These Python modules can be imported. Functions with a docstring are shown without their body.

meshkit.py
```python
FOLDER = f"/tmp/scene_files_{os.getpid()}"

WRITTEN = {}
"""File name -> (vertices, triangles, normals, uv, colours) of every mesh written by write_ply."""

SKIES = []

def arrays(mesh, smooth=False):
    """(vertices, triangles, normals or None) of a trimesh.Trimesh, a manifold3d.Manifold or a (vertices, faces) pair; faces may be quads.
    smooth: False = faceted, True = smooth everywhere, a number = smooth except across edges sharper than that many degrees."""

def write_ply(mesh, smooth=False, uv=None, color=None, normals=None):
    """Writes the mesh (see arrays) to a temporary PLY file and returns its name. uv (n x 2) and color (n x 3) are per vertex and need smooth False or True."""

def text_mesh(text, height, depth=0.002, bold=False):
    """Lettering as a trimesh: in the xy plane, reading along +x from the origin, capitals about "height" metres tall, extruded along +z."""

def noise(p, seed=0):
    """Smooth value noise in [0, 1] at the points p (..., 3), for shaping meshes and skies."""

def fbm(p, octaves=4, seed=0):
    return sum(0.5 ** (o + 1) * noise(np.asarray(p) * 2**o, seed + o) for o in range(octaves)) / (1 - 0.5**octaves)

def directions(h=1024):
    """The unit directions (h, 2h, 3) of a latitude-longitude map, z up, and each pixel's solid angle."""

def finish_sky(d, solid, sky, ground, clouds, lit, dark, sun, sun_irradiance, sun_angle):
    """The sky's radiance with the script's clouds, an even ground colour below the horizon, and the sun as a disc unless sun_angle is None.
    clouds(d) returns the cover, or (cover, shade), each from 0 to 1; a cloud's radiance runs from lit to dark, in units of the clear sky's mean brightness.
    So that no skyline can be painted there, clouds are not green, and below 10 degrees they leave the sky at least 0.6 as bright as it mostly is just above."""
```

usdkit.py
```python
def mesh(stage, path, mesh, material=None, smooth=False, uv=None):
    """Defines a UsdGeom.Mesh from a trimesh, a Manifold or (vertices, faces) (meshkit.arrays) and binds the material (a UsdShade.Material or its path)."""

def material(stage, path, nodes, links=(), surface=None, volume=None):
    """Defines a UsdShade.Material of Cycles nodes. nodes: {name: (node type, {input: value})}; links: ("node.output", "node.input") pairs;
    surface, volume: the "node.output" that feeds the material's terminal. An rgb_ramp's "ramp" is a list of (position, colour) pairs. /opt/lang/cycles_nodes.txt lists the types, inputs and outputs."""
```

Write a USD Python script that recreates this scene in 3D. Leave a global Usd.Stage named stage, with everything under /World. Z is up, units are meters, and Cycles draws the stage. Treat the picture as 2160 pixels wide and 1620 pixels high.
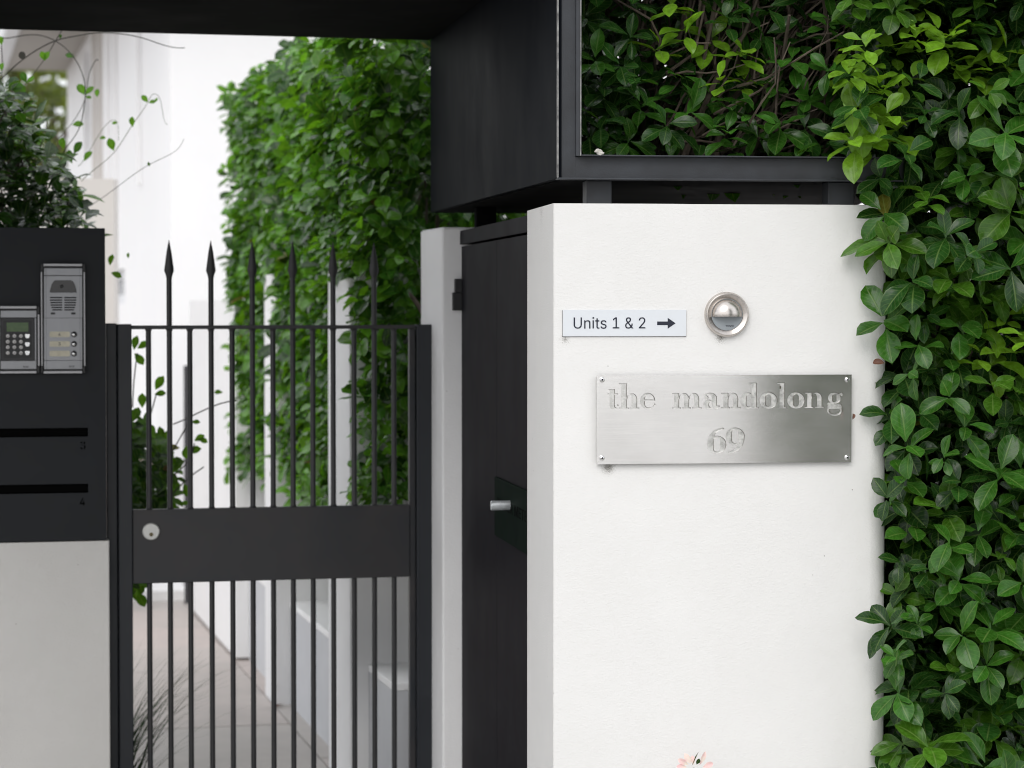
import glob, math
import numpy as np
import trimesh
import manifold3d as m3
from shapely import affinity, union_all
from shapely.geometry import Polygon, Point, LineString, box as sbox
from pxr import Gf, Sdf, Usd, UsdGeom, UsdLux, UsdShade, Vt
import usdkit, meshkit

stage = Usd.Stage.CreateInMemory()
UsdGeom.Xform.Define(stage, '/World')
UsdGeom.Scope.Define(stage, '/World/Looks')

# ---------------------------------------------------------------- camera, sky, sun, exposure
EYE = 1.65
PITCH = math.radians(1.763)
FPX = 5200.0
cam = UsdGeom.Camera.Define(stage, '/World/Camera')
cam.CreateHorizontalApertureAttr(36.0)
cam.CreateVerticalApertureAttr(27.0)
cam.CreateFocalLengthAttr(36.0 * FPX / 2160)
cam.CreateFStopAttr(4.6)
cam.CreateFocusDistanceAttr(5.86)
cam.CreateExposureAttr(1.03)
cam.AddTranslateOp().Set(Gf.Vec3d(0, 0, EYE))
cam.AddRotateXOp().Set(90 - math.degrees(PITCH))

SUN_EL, SUN_AZ = math.radians(40), math.radians(196)      # azimuth = atan2(x, y) of the direction towards the sun
dome = UsdLux.DomeLight.Define(stage, '/World/sky')
dome.CreateIntensityAttr(1.0)
sky = usdkit.material(stage, '/World/Looks/overcast_sky', {
    'sky': ('sky_texture', {'sky_type': 'single_scattering', 'sun_disc': False, 'sun_elevation': SUN_EL, 'sun_rotation': SUN_AZ, 'aerosol_density': 2.0}),
    'co': ('texture_coordinate', {}),
    'n': ('noise_texture', {'scale': 2.2, 'detail': 5.0, 'roughness': 0.55}),
    'cr': ('rgb_ramp', {'ramp': [(0.25, (5.2, 5.3, 5.5)), (0.75, (8.2, 8.2, 8.3))]}),
    'mx': ('mix', {'fac': 0.88}),
    'bg': ('background_shader', {'strength': 0.10}),
}, [('co.generated', 'n.vector'), ('n.fac', 'cr.fac'), ('sky.color', 'mx.color1'), ('cr.color', 'mx.color2'), ('mx.color', 'bg.color')], surface='bg.background')
UsdShade.MaterialBindingAPI.Apply(dome.GetPrim()).Bind(sky)
dome.GetPrim().SetCustomDataByKey('kind', 'structure')

sun = UsdLux.DistantLight.Define(stage, '/World/sun')
sun.CreateIntensityAttr(0.13)
sun.CreateAngleAttr(35.0)
sun.CreateNormalizeAttr(True)
sun.CreateColorAttr(Gf.Vec3f(1.0, 0.97, 0.93))
sun.AddRotateZOp().Set(-math.degrees(SUN_AZ))
sun.AddRotateXOp().Set(-(90 - math.degrees(SUN_EL)))
sun.GetPrim().SetCustomDataByKey('kind', 'structure')

# ---------------------------------------------------------------- measuring helpers: a pixel of the photograph gives a ray; a thing has its own plane and distance
def ray(px, py):
    x, y = (px - 1080) / FPX, (810 - py) / FPX
    c, s = math.cos(PITCH), math.sin(PITCH)
    return np.array([x, c + y * s, -s + y * c])

def at(px, py, Y):
    d = ray(px, py)
    return np.array([0, 0, EYE]) + d * (Y / d[1])

class Frame:
    """A place with its own axes: x along, y into the depth, z up."""
    def __init__(self, o, deg):
        self.o, self.deg = np.array([o[0], o[1], 0.0]), deg
        a = math.radians(deg)
        self.R = np.array([[math.cos(a), -math.sin(a), 0], [math.sin(a), math.cos(a), 0], [0, 0, 1]])
    def world(self, p): return self.o + self.R @ np.asarray(p, float)
    def local(self, p): return self.R.T @ (np.asarray(p, float) - self.o)
    def hit(self, px, py, y=0.0):
        o, d = self.local([0, 0, EYE]), self.R.T @ ray(px, py)
        q = o + d * ((y - o[1]) / d[1])
        return q[0], q[2]
    def x(self, px, y=0.0): return self.hit(px, 900, y)[0]
    def z(self, px, py, y=0.0): return self.hit(px, py, y)[1]
WORLD = Frame((0, 0), 0)

# ---------------------------------------------------------------- scene helpers
used, base = {}, {}
def numbered(parent, name):
    k = (parent, name); used[k] = used.get(k, -1) + 1
    return f'{parent}/{name}' if used[k] == 0 else f'{parent}/{name}_{used[k]:03d}'

def tag(prim, label=None, cat=None, group=None, kind=None):
    for k, v in (('label', label), ('category', cat), ('group', group), ('kind', kind)):
        if v: prim.SetCustomDataByKey(k, v)

def thing(name, label, cat, fr=WORLD, b=(0, 0, 0), group=None, kind=None):
    path = numbered('/World', name)
    x = UsdGeom.Xform.Define(stage, path)
    x.AddTranslateOp().Set(Gf.Vec3d(*map(float, fr.world(b))))
    if fr.deg: x.AddRotateZOp().Set(float(fr.deg))
    base[path] = np.array(b, float)
    tag(x.GetPrim(), label, cat, group, kind)
    return path

def cat_(ms): return trimesh.util.concatenate([as_tm(m) for m in ms])
def as_tm(m):
    if isinstance(m, trimesh.Trimesh): return m
    v, f, _ = meshkit.arrays(m)
    return trimesh.Trimesh(v, f, process=False)

def obj(name, mesh, mat, parent, smooth=False, uv=None, tone=None, kind=None, label=None):
    if isinstance(mesh, list): mesh = cat_(mesh)
    m = as_tm(mesh)
    top = '/' + '/'.join(parent.split('/')[1:3])
    m = trimesh.Trimesh(np.array(m.vertices) - base[top], np.array(m.faces), process=False)
    path = numbered(parent, name)
    g = usdkit.mesh(stage, path, m, M[mat], smooth, uv)
    if tone is not None:
        pv = UsdGeom.PrimvarsAPI(g).CreatePrimvar('tone', Sdf.ValueTypeNames.Color3fArray, 'vertex')
        pv.Set(Vt.Vec3fArray.FromNumpy(np.asarray(tone, np.float32)))
    tag(g.GetPrim(), label=label, kind=kind)
    return path

def bx(x0, x1, y0, y1, z0, z1, r=0.0):
    lo, hi = np.minimum([x0, y0, z0], [x1, y1, z1]), np.maximum([x0, y0, z0], [x1, y1, z1])
    if r <= 0:
        m = trimesh.creation.box(extents=hi - lo); m.apply_translation((lo + hi) / 2); return m
    pts = []
    for k in range(3):
        l2, h2 = lo + r, hi - r
        l2[k], h2[k] = lo[k], hi[k]
        pts += [[(l2, h2)[a][0], (l2, h2)[b][1], (l2, h2)[c][2]] for a in (0, 1) for b in (0, 1) for c in (0, 1)]
    return trimesh.convex.convex_hull(np.array(pts))

def slab(poly, y0, y1):
    """An outline in x, z between the depths y0 (front) and y1 (back)."""
    out = []
    for g in getattr(poly, 'geoms', [poly]):
        if g.is_empty or g.area < 1e-10: continue
        m = trimesh.creation.extrude_polygon(g, y1 - y0, engine='earcut')
        v = np.array(m.vertices)
        out.append(trimesh.Trimesh(np.stack([v[:, 0], y0 + v[:, 2], v[:, 1]], 1), np.array(m.faces)[:, ::-1], process=False))
    return trimesh.util.concatenate(out)

def plan(poly, z0, z1):
    m = trimesh.creation.extrude_polygon(poly, z1 - z0, engine='earcut'); m.apply_translation([0, 0, z0]); return m

def rounded(poly, r, q=6): return poly.buffer(-r, join_style=2).buffer(r, quad_segs=q)
def rrect(x0, x1, z0, z1, r, q=5): return rounded(sbox(min(x0, x1), min(z0, z1), max(x0, x1), max(z0, z1)), r, q)

def lathe(profile, c, n=48, axis='y'):
    """profile: (radius, height); axis y: height grows towards the viewer (-y). z: upright."""
    m = trimesh.creation.revolve(np.array(profile, float), sections=n)
    v = np.array(m.vertices)
    if axis == 'y': v = np.stack([v[:, 0], -v[:, 2], v[:, 1]], 1)
    if axis == 'x': v = np.stack([-v[:, 2], v[:, 0], v[:, 1]], 1)
    return trimesh.Trimesh(v + np.array(c), np.array(m.faces) if axis != 'x' else np.array(m.faces), process=False)

def tube(pts, r, n=6):
    pts = np.asarray(pts, float); k = len(pts)
    r = np.broadcast_to(np.asarray(r, float), (k,))
    t = np.gradient(pts, axis=0); t /= np.linalg.norm(t, axis=1, keepdims=True) + 1e-12
    up = np.array([0, 0, 1.0]) if abs(t[:, 2]).mean() < .9 else np.array([1.0, 0, 0])
    a = np.cross(t, up); a /= np.linalg.norm(a, axis=1, keepdims=True) + 1e-12
    b = np.cross(t, a)
    ang = np.arange(n) / n * 2 * math.pi
    v = (pts[:, None] + r[:, None, None] * (a[:, None] * np.cos(ang)[None, :, None] + b[:, None] * np.sin(ang)[None, :, None])).reshape(-1, 3)
    f = []
    for i in range(k - 1):
        for j in range(n):
            p, q = i * n + j, i * n + (j + 1) % n
            f += [[p, q + n, q], [p, p + n, q + n]]
    for i in range(1, n - 1):
        f += [[0, i, i + 1], [(k - 1) * n, (k - 1) * n + i + 1, (k - 1) * n + i]]
    return trimesh.Trimesh(v, np.array(f)[:, ::-1], process=False)

def spline(pts, n=24):
    from scipy.interpolate import make_interp_spline
    pts = np.asarray(pts, float)
    s = np.r_[0, np.cumsum(np.linalg.norm(np.diff(pts, axis=0), axis=1))]
    return make_interp_spline(s, pts, k=min(3, len(pts) - 1))(np.linspace(0, s[-1], n))

def letters(text, height, weight=400):
    """The outline of a line of lettering, capitals about 'height' tall, from the origin along +x."""
    from PIL import Image, ImageDraw, ImageFont
    font = ImageFont.truetype(glob.glob('/opt/blender-*/*/datafiles/fonts/Inter.woff2')[0], 96)
    try: font.set_variation_by_axes([14, weight])
    except Exception: pass
    x0, y0, x1, y1 = font.getbbox(text, anchor='ls')
    im = Image.new('L', (x1 - x0 + 8, y1 - y0 + 8))
    ImageDraw.Draw(im).text((4 - x0, 4 - y0), text, 255, font, anchor='ls')
    on = np.pad(np.asarray(im) > 127, ((0, 0), (1, 1))).astype(np.int8)
    rows, st = np.nonzero(np.diff(on, axis=1) == 1)
    en = np.nonzero(np.diff(on, axis=1) == -1)[1]
    sh = union_all([sbox(a, -r - 1, b, -r) for a, b, r in zip(st, en, rows)]).buffer(.6).buffer(-.6).simplify(.7)
    s = height / 70.0
    return affinity.affine_transform(sh, [s, 0, 0, s, -4 * s, (4 - y0) * s])

# ---------------------------------------------------------------- materials
M = {}
def mat(name, nodes, links, surface='p.BSDF'):
    M[name] = usdkit.material(stage, '/World/Looks/' + name, nodes, links, surface=surface)

def simple(name, c1, c2=None, rough=.5, metal=0., scale=8., bump=0., bscale=150., spec=.5, bevel=0., rvar=.12, stretch=None, detail=4.):
    """Two tones mixed by noise, roughness that varies, fine relief and softened edges."""
    c2 = c2 or tuple(x * .8 for x in c1)
    nodes = {'co': ('texture_coordinate', {}), 'mp': ('mapping', {'scale': stretch or (1, 1, 1)}),
             'n': ('noise_texture', {'scale': scale, 'detail': detail, 'roughness': .6}),
             'r': ('rgb_ramp', {'ramp': [(.3, c2), (.7, c1)]}),
             'rr': ('map_range', {'from_min': .25, 'from_max': .75, 'to_min': max(rough - rvar, .02), 'to_max': min(rough + rvar, 1.)}),
             'p': ('principled_bsdf', {'metallic': metal, 'specular_ior_level': spec})}
    links = [('co.object', 'mp.vector'), ('mp.vector', 'n.vector'), ('n.fac', 'r.fac'), ('r.color', 'p.base_color'), ('n.fac', 'rr.value'), ('rr.result', 'p.roughness')]
    last = None
    if bevel:
        nodes['bv'] = ('bevel', {'radius': bevel, 'samples': 4}); last = 'bv.bevel'
    if bump:
        nodes['bn'] = ('noise_texture', {'scale': bscale, 'detail': 3.0, 'roughness': .55})
        nodes['b'] = ('bump', {'strength': bump, 'distance': .002})
        links += [('mp.vector', 'bn.vector'), ('bn.fac', 'b.height')]
        if last: links.append((last, 'b.normal'))
        last = 'b.normal'
    if last: links.append((last, 'p.normal'))
    mat(name, nodes, links)

def render_wall(name, c1, c2, spots=(), bump=.26):
    """Painted cement render: faint mottling, a dragged fine relief, soft arrises and grime that has gathered at given places."""
    nodes = {'g': ('geometry', {}), 'mp': ('mapping', {'scale': (1, 1, 1.6)}),
             'n': ('noise_texture', {'scale': 3.5, 'detail': 5.0, 'roughness': .6}), 'r': ('rgb_ramp', {'ramp': [(.3, c2), (.7, c1)]}),
             'bn': ('noise_texture', {'scale': 130.0, 'detail': 4.0, 'roughness': .6, 'distortion': .6}),
             'bn2': ('noise_texture', {'scale': 14.0, 'detail': 2.0}),
             'ad': ('math', {'math_type': 'multiply_add', 'value2': 1.6}),
             'b': ('bump', {'strength': bump, 'distance': .0035}), 'bv': ('bevel', {'radius': .006, 'samples': 4}),
             'sp': ('noise_texture', {'scale': 900.0, 'detail': 2.0, 'roughness': .7}),
             'v': ('voronoi_texture', {'scale': 26.0}), 'vs': ('math', {'math_type': 'less_than', 'value2': .045}),
             'vn': ('white_noise_texture', {}), 'vn2': ('math', {'math_type': 'greater_than', 'value2': .86}), 'vm': ('math', {'math_type': 'multiply'}),
             'vk': ('math', {'math_type': 'multiply', 'value2': .55}),
             'dk': ('mix', {'color2': (.16, .15, .13)}), 'p': ('principled_bsdf', {'roughness': .62, 'specular_ior_level': .35})}
    links = [('g.position', 'mp.vector'), ('mp.vector', 'bn.vector'), ('g.position', 'n.vector'), ('n.fac', 'r.fac'), ('g.position', 'bn2.vector'),
             ('bn2.fac', 'ad.value1'), ('bn.fac', 'ad.value3'), ('ad.value', 'b.height'), ('bv.bevel', 'b.normal'), ('b.normal', 'p.normal'), ('r.color', 'dk.color1'),
             ('g.position', 'v.vector'), ('v.distance', 'vs.value1'), ('v.position', 'vn.vector'), ('vn.value', 'vn2.value1'), ('vs.value', 'vm.value1'), ('vn2.value', 'vm.value2'), ('vm.value', 'vk.value1')]
    acc = 'vk.value'
    links.append(('g.position', 'sp.vector'))
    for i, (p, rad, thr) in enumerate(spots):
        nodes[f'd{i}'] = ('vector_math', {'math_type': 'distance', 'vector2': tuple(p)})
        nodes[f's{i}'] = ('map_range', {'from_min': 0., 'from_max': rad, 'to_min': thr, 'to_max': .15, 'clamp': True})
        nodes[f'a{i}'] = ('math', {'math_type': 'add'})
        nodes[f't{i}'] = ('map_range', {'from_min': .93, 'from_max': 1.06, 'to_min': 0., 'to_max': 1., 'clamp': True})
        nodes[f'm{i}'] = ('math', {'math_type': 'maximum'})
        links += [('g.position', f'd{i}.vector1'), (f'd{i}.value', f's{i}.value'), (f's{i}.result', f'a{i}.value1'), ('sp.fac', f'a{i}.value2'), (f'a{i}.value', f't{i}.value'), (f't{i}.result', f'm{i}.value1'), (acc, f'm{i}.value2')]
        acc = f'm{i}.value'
    links += [(acc, 'dk.fac'), ('dk.color', 'p.base_color')]
    mat(name, nodes, links)

def leaf_mat(name, rough=.36, trans=.22, spec=.5):
    """Leaf colour comes with each leaf (young shoots are lime, old leaves dark); midrib, side veins and rim paler."""
    nodes = {'t': ('attribute', {'attribute': 'tone'}), 'uv': ('uvmap', {'attribute': 'st'}), 'sx': ('separate_xyz', {}),
             'au': ('math', {'math_type': 'absolute'}), 'mr': ('map_range', {'from_min': .03, 'from_max': .10, 'to_min': .75, 'to_max': 0., 'clamp': True}),
             'rim': ('map_range', {'from_min': .90, 'from_max': .99, 'to_min': 0., 'to_max': .55, 'clamp': True}),
             'k': ('math', {'math_type': 'multiply_add', 'value2': -.22}), 'w': ('math', {'math_type': 'multiply', 'value2': 50.}), 'sn': ('math', {'math_type': 'sine'}),
             'sv': ('map_range', {'from_min': .75, 'from_max': 1., 'to_min': 0., 'to_max': .28, 'clamp': True}),
             'm1': ('math', {'math_type': 'maximum'}), 'm2': ('math', {'math_type': 'maximum'}),
             'pale': ('mix_color', {'blend_type': 'mix', 'fac': .5, 'b': (.20, .30, .09)}), 'mx': ('mix_color', {'blend_type': 'mix'}),
             'g': ('geometry', {}), 'n': ('noise_texture', {'scale': 60., 'detail': 3.}), 'nr': ('map_range', {'from_min': .3, 'from_max': .7, 'to_min': .72, 'to_max': 1.18}),
             'mu': ('vector_math', {'math_type': 'scale'}), 'back': ('mix_color', {'blend_type': 'mix', 'b': (.045, .10, .018)}), 'bf': ('math', {'math_type': 'multiply', 'value2': .45}),
             'b': ('bump', {'strength': .35, 'distance': .0012}),
             'rn': ('map_range', {'from_min': .3, 'from_max': .7, 'to_min': rough - .08, 'to_max': rough + .12}),
             'p': ('principled_bsdf', {'specular_ior_level': spec}), 'tl': ('translucent_bsdf', {}), 'tm': ('mix_color', {'blend_type': 'multiply', 'fac': 1., 'b': (2.2, 2.0, .6), 'use_clamp': False}),
             'mc': ('mix_closure', {'fac': trans})}
    links = [('uv.UV', 'sx.vector'), ('sx.x', 'au.value1'), ('au.value', 'mr.value'), ('au.value', 'rim.value'), ('au.value', 'k.value1'), ('sx.y', 'k.value3'), ('k.value', 'w.value1'), ('w.value', 'sn.value1'),
             ('sn.value', 'sv.value'), ('mr.result', 'm1.value1'), ('rim.result', 'm1.value2'), ('m1.value', 'm2.value1'), ('sv.result', 'm2.value2'),
             ('g.position', 'n.vector'), ('n.fac', 'nr.value'), ('t.color', 'mu.vector1'), ('nr.result', 'mu.scale'), ('mu.vector', 'pale.a'), ('mu.vector', 'mx.a'), ('pale.result', 'mx.b'), ('m2.value', 'mx.fac'),
             ('g.backfacing', 'bf.value1'), ('bf.value', 'back.fac'), ('mx.result', 'back.a'), ('back.result', 'p.base_color'), ('m2.value', 'b.height'), ('b.normal', 'p.normal'), ('n.fac', 'rn.value'), ('rn.result', 'p.roughness'),
             ('mx.result', 'tm.a'), ('tm.result', 'tl.color'), ('p.BSDF', 'mc.closure1'), ('tl.BSDF', 'mc.closure2')]
    mat(name, nodes, links, surface='mc.closure')

leaf_mat('hedge_leaf', .20, .22, .36)
leaf_mat('glossy_leaf', .14, .34, .5)
leaf_mat('thin_leaf', .42, .55, .35)
simple('bark', (.11, .085, .065), (.05, .038, .03), .85, bump=.5, bscale=90., scale=30.)
simple('dry_twig', (.21, .165, .135), (.10, .075, .06), .85, scale=30.)
simple('green_stem', (.10, .13, .04), (.06, .06, .03), .6, scale=30.)
simple('vine_stem', (.05, .045, .035), (.02, .02, .015), .7, scale=30.)
simple('black_steel', (.026, .027, .030), (.017, .019, .023), .46, scale=5., bump=.10, bscale=420., bevel=.0025, rvar=.1)
simple('gate_steel', (.032, .028, .028), (.013, .0165, .021), .45, scale=3.5, bump=.10, bscale=420., bevel=.0015, rvar=.08)
simple('door_steel', (.0155, .014, .0165), (.0085, .0085, .011), .5, scale=4., bump=.10, bscale=420., bevel=.0015, rvar=.06, spec=.015)
simple('bar_steel', (.026, .025, .026), (.017, .018, .020), .42, scale=12., bump=.08, bscale=420., rvar=.08)
simple('post_steel', (.010, .0125, .017), (.006, .008, .012), .45, scale=4., bump=.08, bscale=420., bevel=.002, rvar=.08)
simple('letterbox_steel', (.0085, .0108, .0150), (.0028, .0040, .0055), .5, scale=2.6, bump=.08, bscale=420., bevel=.0015, rvar=.1, spec=.3)
simple('planter_steel', (.0085, .0102, .014), (.003, .0037, .005), .55, scale=2.2, bump=.08, bscale=300., bevel=.003, rvar=.1, stretch=(1, 1, .6), detail=6., spec=.015)
simple('frame_steel', (.040, .045, .053), (.020, .021, .024), .5, scale=9., bump=.18, bscale=260., bevel=.001, rvar=.12)
simple('worn_edge', (.34, .34, .33), (.07, .07, .07), .55, scale=45., bump=.3, bscale=200.)
simple('roof_steel', (.005, .005, .0055), (.0035, .0035, .004), .9, scale=3., bump=.1, spec=.05)
simple('dark_inside', (.003, .003, .003), (.002, .002, .002), .9, spec=.03)
simple('sign_white', (.69, .72, .75), (.67, .70, .735), .3, scale=5., rvar=.05)
simple('sign_ink', (.010, .013, .028), (.010, .013, .028), .5)
simple('hinge_steel', (.012, .013, .014), (.008, .008, .009), .5, bevel=.001)
simple('aluminium', (.36, .365, .38), (.30, .305, .32), .46, metal=.55, scale=22., bump=.05, bscale=300., bevel=.0008, stretch=(1, 1, .2))
simple('aluminium_rail', (.44, .44, .45), (.36, .36, .37), .4, metal=.6, scale=30., bevel=.0008)
simple('black_plastic', (.014, .014, .015), (.010, .010, .011), .45, bevel=.0008)
simple('grey_plastic', (.035, .035, .037), (.028, .028, .030), .5, bevel=.001)
simple('cream_card', (.62, .58, .46), (.50, .47, .36), .4, scale=60.)
simple('lcd_green', (.075, .13, .045), (.05, .10, .035), .18, scale=40.)
simple('smoked_glass', (.015, .016, .018), (.010, .010, .012), .06, rvar=.02)
simple('chrome', (.78, .78, .78), (.70, .70, .70), .14, metal=1., rvar=.04)
simple('key_metal', (.42, .41, .40), (.34, .33, .33), .32, metal=.8, scale=60.)
simple('satin_steel', (.64, .60, .565), (.54, .50, .465), .25, metal=1., scale=28., rvar=.06, bump=.03, bscale=500., bevel=.001)
simple('lamp_disc', (.30, .33, .35), (.26, .29, .31), .35, scale=8.)
simple('lock_metal', (.60, .60, .58), (.56, .56, .54), .36, metal=.7, scale=20., rvar=.05)
simple('brass_core', (.20, .17, .10), (.12, .10, .06), .4, metal=.8, scale=80.)
simple('green_plate', (.006, .0115, .0085), (.004, .008, .006), .6, rvar=.05, scale=6., spec=.01)
simple('knob_metal', (.60, .63, .65), (.52, .55, .57), .3, metal=.7, scale=20.)
simple('house_white', (.88, .88, .885), (.86, .86, .87), .6, scale=2.)
simple('panel_beige', (.60, .57, .54), (.56, .53, .50), .6, scale=2.)
simple('eave_grey', (.36, .34, .31), (.30, .28, .26), .7, scale=3.)
simple('gutter_white', (.74, .75, .77), (.70, .71, .73), .45, scale=3.)
simple('window_dark', (.10, .11, .125), (.07, .08, .09), .15, scale=3.)
simple('pipe_grey', (.05, .05, .055), (.035, .035, .04), .5)
simple('brown_wall', (.36, .29, .26), (.30, .24, .215), .75, scale=4., bump=.2)
render_wall('grey_paint', (.56, .57, .59), (.50, .51, .53), bump=.25)
simple('ledge_white', (.86, .86, .86), (.82, .82, .82), .55, scale=8., bump=.2, bscale=120., bevel=.004)
for i, (a, b_) in enumerate([((.48, .435, .41), (.41, .375, .355)), ((.50, .44, .415), (.425, .38, .36)), ((.46, .43, .405), (.395, .37, .35))]):
    simple(f'path_tile_{i}', a, b_, .72, scale=7., bump=.25, bscale=220., bevel=.002)
simple('mortar', (.16, .145, .13), (.12, .11, .10), .9, bump=.3)
simple('pavement', (.45, .44, .42), (.38, .37, .355), .85, scale=3., bump=.4, bscale=160.)
simple('added_paving', (.50, .47, .44), (.42, .39, .37), .85, scale=3., bump=.3, bscale=160.)
simple('asphalt', (.055, .055, .056), (.040, .040, .042), .9, scale=6., bump=.5, bscale=200.)
simple('soil', (.035, .026, .02), (.02, .015, .012), .95, bump=.5)
simple('dry_leaf', (.16, .065, .035), (.08, .035, .02), .6, scale=60.)
simple('petal', (.80, .74, .62), (.80, .42, .46), .5, scale=38.)
simple('grime', (.10, .085, .06), (.05, .045, .03), .9, scale=200.)
simple('white_scrap', (.75, .73, .68), (.3, .28, .24), .8, scale=70., bump=.4)
simple('paling', (.13, .12, .115), (.08, .075, .07), .85, scale=20., stretch=(1, 1, .1), bump=.3)

# ---------------------------------------------------------------- the places
WALL = Frame((at(1167, 900, 5.80)[0], 5.80), 7.5)          # front face of the white pier, x from its left arris
A = at(1167, 900, 5.80); B = at(1112, 900, 6.25)
D1, D2 = at(1114, 900, 6.29), at(971, 900, 7.55)
side_deg = math.degrees(math.atan2(D1[1] - D2[1], D1[0] - D2[0]))    # x runs from the back of the cupboard door towards the viewer
DOOR = Frame((D2[0], D2[1]), side_deg)
Rg = at(917, 900, 7.75)
GATE = Frame((Rg[0], Rg[1]), 13.3)                          # x = 0 at the right end of the gate
PATHDIR = np.array([-math.sin(math.radians(13.4)), math.cos(math.radians(13.4)), 0])
W0 = np.array([at(737, 900, 8.39)[0], 8.39, 0])             # nearest corner of the first path pillar
SIDE = Frame((W0[0], W0[1]), 13.4 - 90)                     # left faces along the path: x towards the viewer, y to the right

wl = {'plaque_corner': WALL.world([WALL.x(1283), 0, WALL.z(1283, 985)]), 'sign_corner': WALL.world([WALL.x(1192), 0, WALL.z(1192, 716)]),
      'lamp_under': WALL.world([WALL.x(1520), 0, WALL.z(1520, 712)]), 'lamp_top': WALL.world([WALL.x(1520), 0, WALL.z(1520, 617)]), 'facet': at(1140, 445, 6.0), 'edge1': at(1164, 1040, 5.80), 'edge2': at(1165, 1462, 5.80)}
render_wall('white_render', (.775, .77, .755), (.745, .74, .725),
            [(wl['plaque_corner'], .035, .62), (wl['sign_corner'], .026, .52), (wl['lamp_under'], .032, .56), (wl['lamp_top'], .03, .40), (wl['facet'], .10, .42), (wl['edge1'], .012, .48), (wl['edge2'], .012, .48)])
render_wall('grey_render', (.63, .62, .60), (.59, .58, .56), bump=.35)
render_wall('pillar_render', (.83, .83, .835), (.79, .79, .795), [(SIDE.world([-.02, 0, .1]), .3, .30)], bump=.3)

# ---------------------------------------------------------------- ground
def sheet(name, x0, x1, y0, y1, z, m):
    p = numbered('/World', name)
    base[p] = np.zeros(3)
    g = usdkit.mesh(stage, p, trimesh.Trimesh([[x0, y0, z], [x1, y0, z], [x1, y1, z], [x0, y1, z]], [[0, 1, 2], [0, 2, 3]], process=False), M[m])
    tag(g.GetPrim(), kind='structure'); return p
sheet('ground', -400, 400, -400, 400, -.16, 'soil')
gp = numbered('/World', 'pavement'); base[gp] = np.zeros(3)
tag(usdkit.mesh(stage, gp, bx(-14, 14, -5.0, 7.9, -.15, -.02), M['pavement']).GetPrim(), kind='structure')
cp = numbered('/World', 'courtyard'); base[cp] = np.zeros(3)
tag(usdkit.mesh(stage, cp, bx(-14, 10, 7.91, 34, -.15, -.05), M['added_paving']).GetPrim(), kind='structure')  # pale paving added to bounce light onto the house
rp = numbered('/World', 'road'); base[rp] = np.zeros(3)
tag(usdkit.mesh(stage, rp, bx(-40, 40, -13.0, -5.02, -.156, -.12), M['asphalt']).GetPrim(), kind='structure')

# path behind the gate, laid with single tiles
pt = thing('path', None, None, SIDE, (0, 0, 0), kind='structure')
obj('mortar_bed', bx(-6.2, 1.2, -1.6, .6, -.14, -.012), 'mortar', pt)
rng = np.random.default_rng(5)
cuts_y = [(-1.55, -.78), (-.775, -.006), (-.001, .07)]
xs = [SIDE.local(at(560, 1533, 9.72))[0] + .765 * k for k in range(-6, 3)]
for k in range(len(xs) - 1):
    for (a, b_) in cuts_y:
        dz = rng.uniform(-.0015, .0015)
        obj('paving_tile', bx(xs[k] + .003, xs[k + 1] - .003, a, b_, -.04, dz, .002), f'path_tile_{rng.integers(3)}', pt)

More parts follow.
